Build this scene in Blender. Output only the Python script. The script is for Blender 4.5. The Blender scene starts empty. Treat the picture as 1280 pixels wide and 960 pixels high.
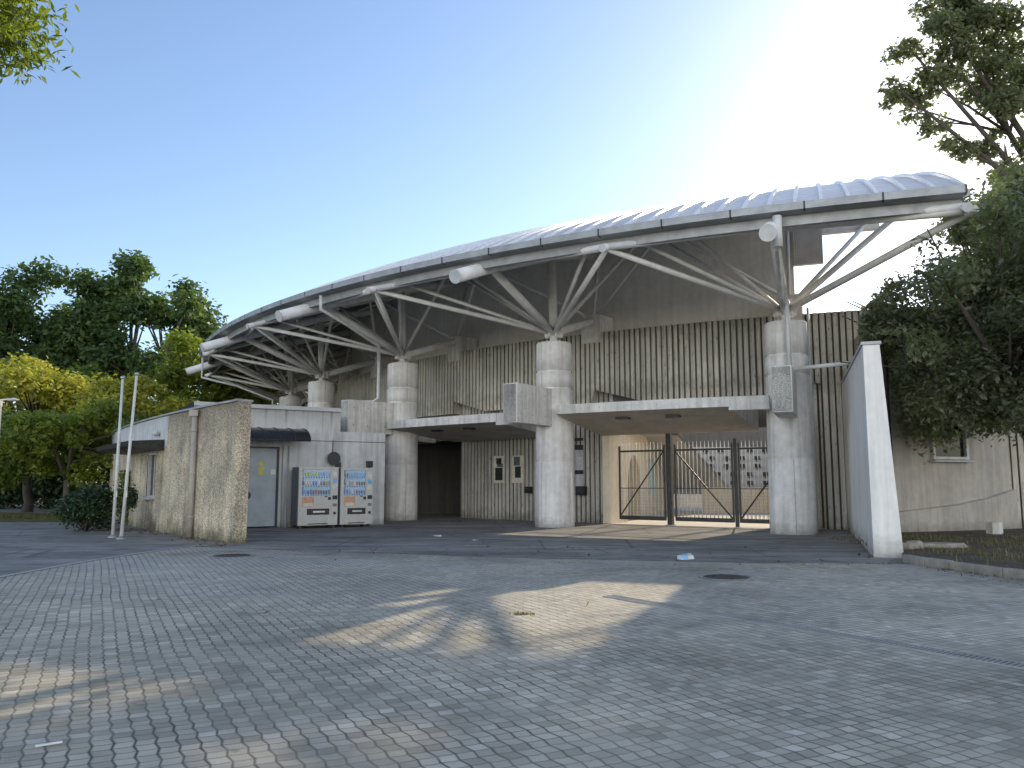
import bpy, math, random
import numpy as np
from mathutils import Vector, Matrix

R_ = math.radians
scene = bpy.context.scene
COL = scene.collection
random.seed(7)
rng = np.random.default_rng(11)

# ------------------------------------------------------------------ plan of the stadium: one circle
CX, CY, RAD, T0, DT = 20.809, 54.661, 34.66, 4.32569658, -0.209058702
def cyl(k, rho, z):
    t = T0 + k*DT
    return Vector((CX+(RAD+rho)*math.cos(t), CY+(RAD+rho)*math.sin(t), z))
BAY = RAD*abs(DT)

# ------------------------------------------------------------------ object helpers
def tag(o, label=None, cat=None, group=None, kind=None):
    if label: o['label'] = label
    if cat: o['category'] = cat
    if group: o['group'] = group
    if kind: o['kind'] = kind
    return o
def thing(name, label, cat, loc=(0,0,0), rz=0, group=None):
    o = bpy.data.objects.new(name, None); COL.objects.link(o)
    o.location = loc; o.rotation_euler = (0,0,rz); o.empty_display_size = .3
    return tag(o, label, cat, group)
def copy_tree(o, parent=None):
    c = o.copy(); COL.objects.link(c)
    if parent is not None: c.parent = parent
    for ch in list(o.children): copy_tree(ch, c)
    return c

class MB:
    def __init__(s): s.v=[]; s.f=[]; s.m=[]; s.sm=[]
    def add(s, vs, fs, m=0, smooth=False):
        b=len(s.v); s.v += [tuple(v) for v in vs]
        for f in fs:
            s.f.append([i+b for i in f]); s.m.append(m); s.sm.append(smooth)
        return s
    def box(s, c, size, m=0, rz=0, M=None):
        x,y,z = size[0]/2,size[1]/2,size[2]/2
        vs=[Vector((a,b,d)) for d in (-z,z) for b in (-y,y) for a in (-x,x)]
        if M is None: M = Matrix.Rotation(rz,4,'Z')
        vs=[(M @ v)+Vector(c) for v in vs]
        return s.add(vs,[(0,2,3,1),(4,5,7,6),(0,1,5,4),(1,3,7,5),(3,2,6,7),(2,0,4,6)],m)
    def prism(s, pts, z0, z1, m=0):
        n=len(pts); a=sum(pts[i][0]*pts[(i+1)%n][1]-pts[(i+1)%n][0]*pts[i][1] for i in range(n))
        if a<0: pts=pts[::-1]
        vs=[(p[0],p[1],z0) for p in pts]+[(p[0],p[1],z1) for p in pts]
        fs=[tuple(range(n))[::-1],tuple(range(n,2*n))]+[(i,(i+1)%n,n+(i+1)%n,n+i) for i in range(n)]
        return s.add(vs,fs,m)
    def tube(s, pts, r, n=12, m=0, cap=True, r1=None):
        pts=[Vector(p) for p in pts]; N=len(pts); base=len(s.v)
        rs=[r+(0 if r1 is None else (r1-r)*i/(N-1)) for i in range(N)] if not isinstance(r,(list,tuple)) else list(r)
        up=None
        for i,p in enumerate(pts):
            d=(pts[min(i+1,N-1)]-pts[max(i-1,0)]).normalized()
            if up is None:
                up=Vector((0,0,1)) if abs(d.z)<.9 else Vector((1,0,0))
            a=d.cross(up).normalized(); b=a.cross(d).normalized(); up=b
            for j in range(n):
                t=2*math.pi*j/n; s.v.append(tuple(p+a*math.cos(t)*rs[i]+b*math.sin(t)*rs[i]))
        for i in range(N-1):
            for j in range(n):
                q=base+i*n; s.f.append([q+j,q+(j+1)%n,q+n+(j+1)%n,q+n+j][::-1]); s.m.append(m); s.sm.append(True)
        if cap:
            s.f.append([base+j for j in range(n)]); s.m.append(m); s.sm.append(False)
            s.f.append([base+(N-1)*n+j for j in range(n)][::-1]); s.m.append(m); s.sm.append(False)
        return s
    def lathe(s, prof, c=(0,0,0), n=40, m=0):
        base=len(s.v); N=len(prof)
        for r,z in prof:
            for j in range(n):
                t=2*math.pi*j/n; s.v.append((c[0]+r*math.cos(t),c[1]+r*math.sin(t),c[2]+z))
        for i in range(N-1):
            for j in range(n):
                q=base+i*n; s.f.append([q+j,q+(j+1)%n,q+n+(j+1)%n,q+n+j]); s.m.append(m); s.sm.append(True)
        s.f.append([base+j for j in range(n)][::-1]); s.m.append(m); s.sm.append(False)
        s.f.append([base+(N-1)*n+j for j in range(n)]); s.m.append(m); s.sm.append(False)
        return s
    def grid(s, rows, m=0, smooth=False, flip=False):
        base=len(s.v); h=len(rows); w=len(rows[0])
        for r in rows: s.v += [tuple(p) for p in r]
        for i in range(h-1):
            for j in range(w-1):
                q=base+i*w+j; f=[q,q+1,q+w+1,q+w]
                s.f.append(f[::-1] if flip else f); s.m.append(m); s.sm.append(smooth)
        return s
    def build(s, name, mats, parent=None, bevel=0, kind=None):
        me=bpy.data.meshes.new(name); me.from_pydata(s.v,[],s.f)
        if not isinstance(mats,(list,tuple)): mats=[mats]
        for x in mats: me.materials.append(x)
        me.polygons.foreach_set('material_index', s.m)
        me.polygons.foreach_set('use_smooth', s.sm)
        me.update()
        o=bpy.data.objects.new(name, me); COL.objects.link(o)
        if parent is not None: o.parent=parent
        if bevel:
            b=o.modifiers.new('bevel','BEVEL'); b.width=bevel; b.segments=2; b.limit_method='ANGLE'; b.angle_limit=R_(40)
        if kind: o['kind']=kind
        return o

# ------------------------------------------------------------------ materials
def newmat(name):
    m=bpy.data.materials.new(name); m.use_nodes=True
    nt=m.node_tree; b=nt.nodes['Principled BSDF']
    return m, nt, b
def N(nt, t, **kw):
    n=nt.nodes.new(t)
    for k,v in kw.items():
        if k.startswith('i_'):
            key=k[2:]
            n.inputs[int(key) if key.isdigit() else key.replace('_',' ')].default_value=v
        else: setattr(n,k,v)
    return n
def L(nt,a,b): nt.links.new(a,b)
def ramp(nt, fac, stops):
    r=nt.nodes.new('ShaderNodeValToRGB'); e=r.color_ramp.elements
    while len(e)<len(stops): e.new(.5)
    for i,(p,c) in enumerate(stops):
        e[i].position=p; e[i].color=(*c,1) if len(c)==3 else c
    if fac is not None: L(nt,fac,r.inputs['Fac'])
    return r
def mixc(nt, fac, a, b, mode='MIX'):
    n=nt.nodes.new('ShaderNodeMix'); n.data_type='RGBA'; n.blend_type=mode
    for s,v in ((0,fac),(6,a),(7,b)):
        if hasattr(v,'default_value') or hasattr(v,'links'): L(nt,v,n.inputs[s])
        else: n.inputs[s].default_value = v if s==0 else (*v,1)
    return n.outputs[2]
def math_(nt, op, a, b=None, c=None):
    n=nt.nodes.new('ShaderNodeMath'); n.operation=op
    for i,v in enumerate((a,b,c)):
        if v is None: continue
        if hasattr(v,'links'): L(nt,v,n.inputs[i])
        else: n.inputs[i].default_value=v
    return n.outputs[0]
def pos(nt): return nt.nodes.new('ShaderNodeNewGeometry').outputs['Position']
def noise(nt, vec, scale, detail=4, rough=.55, stretch=None):
    if stretch:
        mp=nt.nodes.new('ShaderNodeMapping'); mp.inputs['Scale'].default_value=stretch; L(nt,vec,mp.inputs['Vector']); vec=mp.outputs['Vector']
    n=nt.nodes.new('ShaderNodeTexNoise'); n.inputs['Scale'].default_value=scale; n.inputs['Detail'].default_value=detail; n.inputs['Roughness'].default_value=rough
    L(nt,vec,n.inputs['Vector']); return n.outputs['Fac']
def bump(nt, b, h, strength=.3, dist=.01):
    n=nt.nodes.new('ShaderNodeBump'); n.inputs['Strength'].default_value=strength; n.inputs['Distance'].default_value=dist
    L(nt,h,n.inputs['Height']); L(nt,n.outputs['Normal'],b.inputs['Normal'])

def plain(name, col, rough=.5, metal=0, var=.12, scale=6):
    m,nt,b=newmat(name); p=pos(nt)
    f=noise(nt,p,scale,5)
    d=tuple(c*(1-var*1.6) for c in col); u=tuple(min(1,c*(1+var)) for c in col)
    r=ramp(nt,f,[(.3,d),(.7,u)]); L(nt,r.outputs[0],b.inputs['Base Color'])
    b.inputs['Roughness'].default_value=rough; b.inputs['Metallic'].default_value=metal
    return m
def concrete(name, col, stain=.5, streak=.4, rough=.85, fine=.12, zdirt=None, ztop=None, bumpd=.004):
    m,nt,b=newmat(name); p=pos(nt)
    big=noise(nt,p,.9,5,.6); mid=noise(nt,p,5,6,.6); fi=noise(nt,p,60,3,.6)
    st=noise(nt,p,1,5,.6,(5.5,5.5,.28))
    c=ramp(nt,big,[(.3,tuple(x*(1-.3*stain) for x in col)),(.7,tuple(x*(1+.12*stain) for x in col))]).outputs[0]
    c=mixc(nt,1.0,c,ramp(nt,mid,[(.3,(1-.22*stain,)*3),(.65,(1.03,)*3)]).outputs[0],'MULTIPLY')
    c=mixc(nt,1.0,c,ramp(nt,st,[(.36,(1-.6*streak,1-.6*streak,1-.62*streak)),(.56,(1,1,1))]).outputs[0],'MULTIPLY')
    c=mixc(nt,1.0,c,ramp(nt,fi,[(.3,(1-fine,)*3),(.7,(1+fine*.5,)*3)]).outputs[0],'MULTIPLY')
    if zdirt:
        z0,z1=zdirt
        sx=nt.nodes.new('ShaderNodeSeparateXYZ'); L(nt,p,sx.inputs[0])
        w=math_(nt,'ADD',sx.outputs['Z'],math_(nt,'MULTIPLY',math_(nt,'SUBTRACT',mid,.5),.8*(z1-z0)))
        mr=N(nt,'ShaderNodeMapRange',i_1=z0,i_2=z1); L(nt,w,mr.inputs[0])
        c=mixc(nt,1.0,c,ramp(nt,mr.outputs[0],[(0,(.42,.42,.40)),(1,(1,1,1))]).outputs[0],'MULTIPLY')
    if ztop:      # black mould running down from the coping
        sx=nt.nodes.new('ShaderNodeSeparateXYZ'); L(nt,p,sx.inputs[0])
        w=math_(nt,'ADD',sx.outputs['Z'],math_(nt,'MULTIPLY',math_(nt,'SUBTRACT',st,.5),2.2*(ztop[1]-ztop[0])))
        mr=N(nt,'ShaderNodeMapRange',i_1=ztop[0],i_2=ztop[1]); L(nt,w,mr.inputs[0])
        c=mixc(nt,1.0,c,ramp(nt,mr.outputs[0],[(0,(1,1,1)),(.6,(.62,.62,.6)),(1,(.28,.28,.27))]).outputs[0],'MULTIPLY')
    L(nt,c,b.inputs['Base Color']); b.inputs['Roughness'].default_value=rough
    h=math_(nt,'ADD',math_(nt,'MULTIPLY',mid,.6),math_(nt,'MULTIPLY',fi,.4)); bump(nt,b,h,.5,bumpd)
    return m

M={}
M['column']=concrete('column concrete',(.84,.81,.77),.6,.35,zdirt=(-.1,.35))
M['beam']=concrete('beam concrete',(.80,.77,.73),.75,.5)
M['fascia']=concrete('canopy concrete',(.80,.77,.73),.75,.4)
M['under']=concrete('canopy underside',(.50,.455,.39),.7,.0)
M['plaster']=concrete('smooth plaster',(.93,.89,.82),.35,.12,fine=.03,bumpd=.001)
M['white_wall']=concrete('painted wall',(.84,.82,.79),.3,.25,fine=.04,zdirt=(-.1,.45),ztop=(3.9,5.2),bumpd=.002)
M['booth_wall']=concrete('painted booth wall',(.64,.65,.65),.45,.45,fine=.05,zdirt=(-.1,.25),ztop=(3.1,4.1),bumpd=.002)
M['grey_wall']=concrete('grey wall',(.48,.44,.39),.55,.3,zdirt=(-.1,.4))
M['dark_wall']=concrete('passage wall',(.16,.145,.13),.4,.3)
M['warm_wall']=concrete('inner wall',(.88,.76,.58),.35,.15)
M['inner_floor']=concrete('inner paving',(.66,.61,.53),.5,.0)
M['stand']=concrete('grandstand concrete',(.50,.48,.45),.4,.1)
M['hammered']=None

def pebble(name, col, dark, scale=42, bd=.02, top=None):
    m,nt,b=newmat(name); p=pos(nt)
    v=N(nt,'ShaderNodeTexVoronoi',i_Scale=scale); L(nt,p,v.inputs['Vector'])
    big=noise(nt,p,1.1,5,.65); st=noise(nt,p,1,5,.6,(4,4,.35)); mid=noise(nt,p,9,4)
    c=ramp(nt,v.outputs['Distance'],[(.12,col),(.55,tuple(x*.62 for x in col)),(.8,dark)]).outputs[0]
    hs=N(nt,'ShaderNodeHueSaturation'); L(nt,c,hs.inputs['Color'])
    vr=N(nt,'ShaderNodeSeparateColor'); L(nt,v.outputs['Color'],vr.inputs[0])
    L(nt,math_(nt,'MULTIPLY_ADD',vr.outputs[0],.6,.68),hs.inputs['Value'])
    c=mixc(nt,1.0,hs.outputs[0],ramp(nt,big,[(.3,(.55,.55,.55)),(.62,(1.08,1.05,1.0))]).outputs[0],'MULTIPLY')
    c=mixc(nt,1.0,c,ramp(nt,st,[(.34,(.68,.68,.68)),(.54,(1,1,1))]).outputs[0],'MULTIPLY')
    if top:
        sx=nt.nodes.new('ShaderNodeSeparateXYZ'); L(nt,p,sx.inputs[0])
        w=math_(nt,'ADD',sx.outputs['Z'],math_(nt,'MULTIPLY',math_(nt,'SUBTRACT',big,.5),1.2))
        r=ramp(nt,math_(nt,'DIVIDE',w,top),[(.0,(.35,.36,.3)),(.14,(1,1,1)),(.72,(1,1,1)),(1.0,(.5,.5,.5))])
        c=mixc(nt,1.0,c,r.outputs[0],'MULTIPLY')
    L(nt,c,b.inputs['Base Color']); b.inputs['Roughness'].default_value=.9
    h=math_(nt,'SUBTRACT',1.0,v.outputs['Distance']); bump(nt,b,h,.8,bd)
    return m
M['pebble']=pebble('exposed pebble concrete',(.90,.79,.61),(.40,.35,.27),34,.02,3.4)
M['hammered']=pebble('bush hammered concrete',(.68,.67,.65),(.32,.32,.31),60,.012)

# board-marked ribs
def ribmat():
    m,nt,b=newmat('board marked concrete'); p=pos(nt)
    st=noise(nt,p,1,6,.65,(9,9,.5)); big=noise(nt,p,.5,4); kn=noise(nt,p,14,4,.6,(1,1,.35)); g=noise(nt,p,2.2,5)
    c=ramp(nt,st,[(.28,(.40,.375,.335)),(.52,(.63,.595,.53)),(.8,(.76,.73,.66))]).outputs[0]
    c=mixc(nt,1.0,c,ramp(nt,big,[(.3,(.74,.74,.74)),(.7,(1.1,1.08,1.04))]).outputs[0],'MULTIPLY')
    c=mixc(nt,1.0,c,ramp(nt,kn,[(.28,(.5,.48,.45)),(.42,(1,1,1))]).outputs[0],'MULTIPLY')
    sx=nt.nodes.new('ShaderNodeSeparateXYZ'); L(nt,p,sx.inputs[0])
    zz=math_(nt,'ADD',sx.outputs['Z'],math_(nt,'MULTIPLY',math_(nt,'SUBTRACT',g,.5),1.6))
    rz=ramp(nt,math_(nt,'DIVIDE',zz,8.0),[(.0,(.55,.55,.53)),(.06,(1,1,1)),(.50,(1,1,1)),(.56,(.72,.72,.7)),(.62,(1,1,1)),(.78,(1,1,1)),(.84,(.62,.6,.56))])
    c=mixc(nt,1.0,c,rz.outputs[0],'MULTIPLY')
    # groove shade is put into the colour: the attribute marks the groove faces
    at=N(nt,'ShaderNodeAttribute',attribute_name='groove'); 
    c=mixc(nt,at.outputs['Fac'],c,(.10,.088,.07))
    L(nt,c,b.inputs['Base Color']); b.inputs['Roughness'].default_value=.9; bump(nt,b,kn,.5,.006)
    return m
M['rib']=ribmat()

# roof sheet metal (lines across the slope come from UV)
def roofmat():
    m,nt,b=newmat('roof sheet metal'); uv=N(nt,'ShaderNodeUVMap'); p=pos(nt)
    sx=nt.nodes.new('ShaderNodeSeparateXYZ'); L(nt,uv.outputs[0],sx.inputs[0])
    w=math_(nt,'FRACT',math_(nt,'MULTIPLY',sx.outputs['Y'],3.4))
    line=ramp(nt,w,[(0,(0,0,0)),(.1,(1,1,1)),(.9,(1,1,1)),(1,(0,0,0))])
    n1=noise(nt,p,.8,5); n2=noise(nt,p,9,4)
    c=ramp(nt,n1,[(.3,(.58,.57,.56)),(.7,(.74,.73,.71))]).outputs[0]
    c=mixc(nt,1.0,c,ramp(nt,n2,[(.3,(.88,.87,.86)),(.7,(1.03,1.03,1.03))]).outputs[0],'MULTIPLY')
    c=mixc(nt,1.0,c,ramp(nt,w,[(0,(.5,.5,.52)),(.12,(1,1,1)),(.9,(1,1,1)),(1,(.5,.5,.52))]).outputs[0],'MULTIPLY')
    L(nt,c,b.inputs['Base Color']); b.inputs['Roughness'].default_value=.38; b.inputs['Metallic'].default_value=.1
    bump(nt,b,line.outputs[0],.6,.02)
    return m
M['roof']=roofmat()
M['seam']=plain('roof seam cover',(.82,.81,.79),.35,.3,.08)
M['soffit']=plain('soffit decking',(.17,.19,.23),.6,.1,.15,2)
M['gutter']=plain('gutter metal',(.33,.335,.34),.45,.3,.15,3)
def paint(name,col,rough=.5,rust=.0):
    m,nt,b=newmat(name); p=pos(nt)
    a=noise(nt,p,3,5); d=noise(nt,p,24,5,.7)
    c=ramp(nt,a,[(.3,tuple(x*.78 for x in col)),(.7,col)]).outputs[0]
    c=mixc(nt,1.0,c,ramp(nt,d,[(.30,(.66,.63,.6)),(.42,(1,1,1))]).outputs[0],'MULTIPLY')
    L(nt,c,b.inputs['Base Color']); b.inputs['Roughness'].default_value=rough
    return m
M['steel']=paint('painted steel tube',(.80,.78,.74),.5)
M['tube']=paint('weathered tube',(.80,.80,.80),.5)
M['pipe']=paint('white pipe',(.66,.67,.67),.45)
M['dark_steel']=plain('dark painted steel',(.045,.043,.042),.5,.2,.3)
M['gate']=plain('gate steel',(.33,.32,.30),.45,.3,.2)
M['zinc']=plain('zinc',(.5,.5,.5),.4,.7,.2)
M['black']=plain('black plastic',(.018,.018,.02),.45,0,.2)
M['door']=paint('painted door',(.36,.42,.47),.45)
M['frame_white']=plain('white frame',(.55,.55,.53),.5)
M['coping']=concrete('coping',(.50,.51,.52),.4,.1)
def glassy(name,col,rough=.05):
    m,nt,b=newmat(name); f=noise(nt,pos(nt),2,3)
    L(nt,ramp(nt,f,[(.3,tuple(x*.8 for x in col)),(.7,col)]).outputs[0],b.inputs['Base Color'])
    b.inputs['Roughness'].default_value=rough; b.inputs['Specular IOR Level'].default_value=.25; return m
M['glass']=glassy('dark window glass',(.02,.022,.024))
M['poly']=glassy('smoked awning sheet',(.03,.03,.033),.2)

# ------- ground surfaces
def paver_mat():
    m,nt,b=newmat('interlocking pavers'); p=pos(nt)
    sx=nt.nodes.new('ShaderNodeSeparateXYZ'); L(nt,p,sx.inputs[0]); X,Y=sx.outputs['X'],sx.outputs['Y']
    wob=noise(nt,p,.35,2)
    a=R_(27); ca,sa=math.cos(a),math.sin(a)
    u=math_(nt,'ADD',math_(nt,'MULTIPLY',X,ca),math_(nt,'MULTIPLY',Y,sa))
    v=math_(nt,'ADD',math_(nt,'MULTIPLY',X,-sa),math_(nt,'MULTIPLY',Y,ca))
    u=math_(nt,'ADD',u,math_(nt,'MULTIPLY',wob,.12)); v=math_(nt,'ADD',v,math_(nt,'MULTIPLY',wob,.10))
    W,H=.107,.099
    zz=math_(nt,'PINGPONG',v,H)                       # zigzag side joints
    u2=math_(nt,'ADD',u,math_(nt,'MULTIPLY',zz,.16))
    zu=math_(nt,'PINGPONG',u,W*.5)
    v2=math_(nt,'ADD',v,math_(nt,'MULTIPLY',zu,.12))
    cu=math_(nt,'DIVIDE',u2,W); cv=math_(nt,'DIVIDE',v2,H)
    fu=math_(nt,'FRACT',cu); fv=math_(nt,'FRACT',cv)
    du=math_(nt,'MULTIPLY',math_(nt,'MINIMUM',fu,math_(nt,'SUBTRACT',1.0,fu)),W)
    dv=math_(nt,'MULTIPLY',math_(nt,'MINIMUM',fv,math_(nt,'SUBTRACT',1.0,fv)),H)
    jn=noise(nt,p,7,4,.6)
    ju=ramp(nt,math_(nt,'ADD',du,math_(nt,'MULTIPLY',math_(nt,'SUBTRACT',.5,jn),.010)),[(.0,(0,0,0)),(.003,(.1,.1,.1)),(.0105,(1,1,1))]).outputs[0]
    jv=ramp(nt,math_(nt,'ADD',dv,math_(nt,'MULTIPLY',math_(nt,'SUBTRACT',.5,jn),.008)),[(.0,(.25,.25,.25)),(.003,(.4,.4,.4)),(.009,(1,1,1))]).outputs[0]
    joint=mixc(nt,1.0,ju,jv,'MULTIPLY')
    cell=nt.nodes.new('ShaderNodeCombineXYZ'); L(nt,math_(nt,'FLOOR',cu),cell.inputs[0]); L(nt,math_(nt,'FLOOR',cv),cell.inputs[1])
    wn=nt.nodes.new('ShaderNodeTexWhiteNoise'); wn.noise_dimensions='3D'; L(nt,cell.outputs[0],wn.inputs['Vector'])
    big=noise(nt,p,.28,6,.62); mid=noise(nt,p,1.6,6,.62); fi=noise(nt,p,130,2,.6)
    c=ramp(nt,wn.outputs['Value'],[(0,(.40,.36,.285)),(.25,(.49,.44,.355)),(.6,(.56,.505,.41)),(.93,(.60,.545,.445)),(1,(.72,.665,.57))]).outputs[0]
    c=mixc(nt,1.0,c,ramp(nt,big,[(.34,(.55,.57,.56)),(.5,(.93,.93,.93)),(.66,(1.2,1.18,1.14))]).outputs[0],'MULTIPLY')
    c=mixc(nt,1.0,c,ramp(nt,mid,[(.3,(.70,.71,.69)),(.7,(1.14,1.13,1.10))]).outputs[0],'MULTIPLY')
    c=mixc(nt,1.0,c,ramp(nt,fi,[(.25,(.8,.8,.8)),(.7,(1.08,1.08,1.08))]).outputs[0],'MULTIPLY')
    stn=noise(nt,p,.55,7,.68,(1,.7,1)); spot=noise(nt,p,3.2,5,.7)
    c=mixc(nt,1.0,c,ramp(nt,stn,[(.30,(.60,.62,.60)),(.42,(1,1,1)),(.60,(1,1,1)),(.70,(1.16,1.14,1.1))]).outputs[0],'MULTIPLY')
    c=mixc(nt,1.0,c,ramp(nt,spot,[(.27,(.62,.62,.6)),(.36,(1,1,1))]).outputs[0],'MULTIPLY')
    # pale worn track curving past the entrance
    trk=math_(nt,'ADD',Y,math_(nt,'ADD',math_(nt,'MULTIPLY',X,.35),math_(nt,'MULTIPLY',big,2.5)))
    tb=ramp(nt,math_(nt,'DIVIDE',trk,16.0),[(.52,(0,0,0)),(.66,(1,1,1)),(.80,(1,1,1)),(.95,(0,0,0))])
    c=mixc(nt,math_(nt,'MULTIPLY',math_(nt,'MULTIPLY',tb.outputs[0],mid),.34),c,(.56,.53,.47))
    # pale dust lying towards the asphalt
    dust=noise(nt,p,.7,6,.7,(.35,1.3,1))
    dr=N(nt,'ShaderNodeMapRange',i_1=9.5,i_2=14.5); L(nt,Y,dr.inputs[0])
    df=math_(nt,'MULTIPLY',dr.outputs[0],ramp(nt,dust,[(.42,(0,0,0)),(.62,(1,1,1))]).outputs[0])
    c=mixc(nt,math_(nt,'MULTIPLY',df,.6),c,(.46,.455,.44))
    moss=noise(nt,p,.9,4,.6)
    dark=mixc(nt,ramp(nt,moss,[(.4,(0,0,0)),(.6,(1,1,1))]).outputs[0],(.055,.053,.048),(.06,.068,.045))
    soft=ramp(nt,noise(nt,p,.8,5,.65),[(.36,(.35,.35,.35)),(.6,(1,1,1))]).outputs[0]
    c2=mixc(nt,joint,dark,c); c=mixc(nt,soft,c,c2)
    L(nt,c,b.inputs['Base Color']); b.inputs['Roughness'].default_value=.85
    h=math_(nt,'ADD',math_(nt,'MULTIPLY',joint,.8),math_(nt,'ADD',math_(nt,'MULTIPLY',fi,.15),math_(nt,'MULTIPLY',wn.outputs['Value'],.35)))
    bump(nt,b,h,.55,.007)
    return m
M['paver']=paver_mat()
def asphalt_mat():
    m,nt,b=newmat('worn asphalt'); p=pos(nt)
    fi=noise(nt,p,140,3,.6); mid=noise(nt,p,2.2,6,.65); big=noise(nt,p,.35,5,.6); dust=noise(nt,p,.8,7,.72,(.4,1.5,1))
    c=ramp(nt,mid,[(.3,(.135,.13,.12)),(.7,(.25,.24,.22))]).outputs[0]
    c=mixc(nt,1.0,c,ramp(nt,big,[(.3,(.75,.75,.76)),(.7,(1.25,1.25,1.24))]).outputs[0],'MULTIPLY')
    c=mixc(nt,1.0,c,ramp(nt,fi,[(.3,(.7,.7,.7)),(.7,(1.25,1.25,1.25))]).outputs[0],'MULTIPLY')
    c=mixc(nt,ramp(nt,dust,[(.46,(0,0,0)),(.66,(.7,.7,.7))]).outputs[0],c,(.40,.39,.37))
    wet=noise(nt,p,1.3,5,.6,(.5,1.6,1))
    c=mixc(nt,ramp(nt,wet,[(.60,(0,0,0)),(.66,(.6,.6,.6))]).outputs[0],c,(.04,.04,.042))
    v=N(nt,'ShaderNodeTexVoronoi',i_Scale=.55,feature='DISTANCE_TO_EDGE'); 
    mp=mixc(nt,.3,p,N(nt,'ShaderNodeTexNoise',i_Scale=2.0).outputs['Color']); L(nt,mp,v.inputs['Vector'])
    c=mixc(nt,ramp(nt,v.outputs['Distance'],[(.0,(.55,.55,.55)),(.012,(0,0,0))]).outputs[0],c,(.03,.03,.03))
    L(nt,c,b.inputs['Base Color']); b.inputs['Roughness'].default_value=.85; bump(nt,b,fi,.5,.006)
    return m
M['asphalt']=asphalt_mat()
def soil_mat(name,c0,c1):
    m,nt,b=newmat(name); p=pos(nt); a=noise(nt,p,1.5,6,.65); d=noise(nt,p,30,4,.7)
    c=ramp(nt,a,[(.3,c0),(.7,c1)]).outputs[0]
    c=mixc(nt,1.0,c,ramp(nt,d,[(.3,(.45,.45,.45)),(.7,(1.3,1.3,1.3))]).outputs[0],'MULTIPLY')
    L(nt,c,b.inputs['Base Color']); b.inputs['Roughness'].default_value=.95; bump(nt,b,d,.8,.03); return m
M['soil']=soil_mat('leaf littered soil',(.05,.038,.026),(.13,.10,.07))
M['lawn']=soil_mat('lawn',(.10,.12,.02),(.17,.17,.035))
M['earth']=soil_mat('earth',(.10,.09,.07),(.14,.13,.10))

def leafmat(name, dark, mid, light, trans=.35, tcol=None):
    m,nt,b=newmat(name); at=N(nt,'ShaderNodeAttribute',attribute_name='rnd')
    c=ramp(nt,at.outputs['Fac'],[(0,dark),(.5,mid),(1,light)]).outputs[0]
    L(nt,c,b.inputs['Base Color']); b.inputs['Roughness'].default_value=.45
    t=nt.nodes.new('ShaderNodeBsdfTranslucent')
    L(nt,mixc(nt,1.0,c,tcol or (1.7,1.8,.8),'MULTIPLY'),t.inputs['Color'])
    mx=nt.nodes.new('ShaderNodeMixShader'); mx.inputs[0].default_value=trans
    L(nt,b.outputs[0],mx.inputs[1]); L(nt,t.outputs[0],mx.inputs[2]); L(nt,mx.outputs[0],nt.nodes['Material Output'].inputs['Surface'])
    return m
M['leaf_dark']=leafmat('dark evergreen leaves',(.045,.08,.04),(.085,.135,.055),(.16,.215,.08),.4)
M['leaf_green']=leafmat('green leaves',(.07,.105,.025),(.14,.19,.04),(.23,.28,.06),.4)
M['leaf_bright']=leafmat('bright green leaves',(.08,.11,.022),(.16,.20,.036),(.25,.29,.055),.45)
M['leaf_yellow']=leafmat('yellowing leaves',(.22,.24,.045),(.38,.39,.07),(.56,.54,.11),.45,(1.5,1.45,.8))
M['leaf_hazed']=leafmat('evergreen leaves with haze tint',(.10,.118,.09),(.16,.18,.13),(.25,.28,.18),.5)  # leaf colours lightened to stand in for flare haze
M['leaf_hedge']=leafmat('dark hedge leaves',(.016,.03,.016),(.03,.055,.022),(.07,.11,.04),.15)
M['bark']=soil_mat('bark',(.055,.045,.035),(.12,.10,.08))
M['grassblade']=leafmat('grass blades',(.07,.07,.025),(.12,.115,.04),(.22,.18,.08),.3)

# ------------------------------------------------------------------ ground
def sheet(name, pts, z, mat, kind='structure'):
    mb=MB(); mb.add([(x,y,z) for x,y in pts],[tuple(range(len(pts)))]); 
    o=mb.build(name,mat); o['kind']=kind; return o
mb=MB(); mb.add([(-900,-300,-.02),(900,-300,-.02),(900,1500,-.02),(-900,1500,-.02)],[(0,1,2,3)]); g=mb.build('ground',M['earth']); g['kind']='structure'
random.seed(3)
edge=[(-6.2,17.7),(-5.0,17.2),(-3.4,16.6),(-1.8,16.1),(-.4,15.6),(1.2,15.2),(2.8,14.8),(4.4,14.5),(5.6,14.35),(6.55,14.25)]
edge=[(x+random.uniform(-.08,.08),y+random.uniform(-.1,.1)) for x,y in edge]
sheet('paved_plaza',[(-7.7,-20),(60,-20),(60,18.5),(-6.9,18.5),(-7.28,17.4),(-7.6,15)],0,M['paver'])
sheet('asphalt_road',[(-120,-20),(-7.7,-20),(-7.6,15),(-7.28,17.4),(-6.9,18.5),(-6.9,44),(-120,44)],0.001,M['asphalt'])
sheet('asphalt_apron',edge+[(11,14.6),(11,25.5),(3.3,27.5),(3.3,40),(-14,40),(-14,22)],.005,M['asphalt'])
sheet('lawn',[(-120,31.0),(-13.5,29.2),(-13.5,34),(-30,40),(-120,40)],.02,M['lawn'])
sheet('inner_paving',[(3.35,27.6),(8.7,24.6),(40,24.6),(60,90),(-10,90),(3.35,40)],.009,M['inner_floor'])
mb=MB()
ep=[(-7.7,-20),(-7.7,2),(-7.7,9),(-7.65,13),(-7.6,15),(-7.28,17.4),(-6.95,18.3)]
for a,b_ in zip(ep[:-1],ep[1:]):
    mb.add([(a[0]-.06,a[1],.009),(a[0]+.06,a[1],.009),(b_[0]+.06,b_[1],.009),(b_[0]-.06,b_[1],.009)],[(0,1,2,3)])
mb.build('edging_strip',M['stand'],kind='structure')
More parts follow.
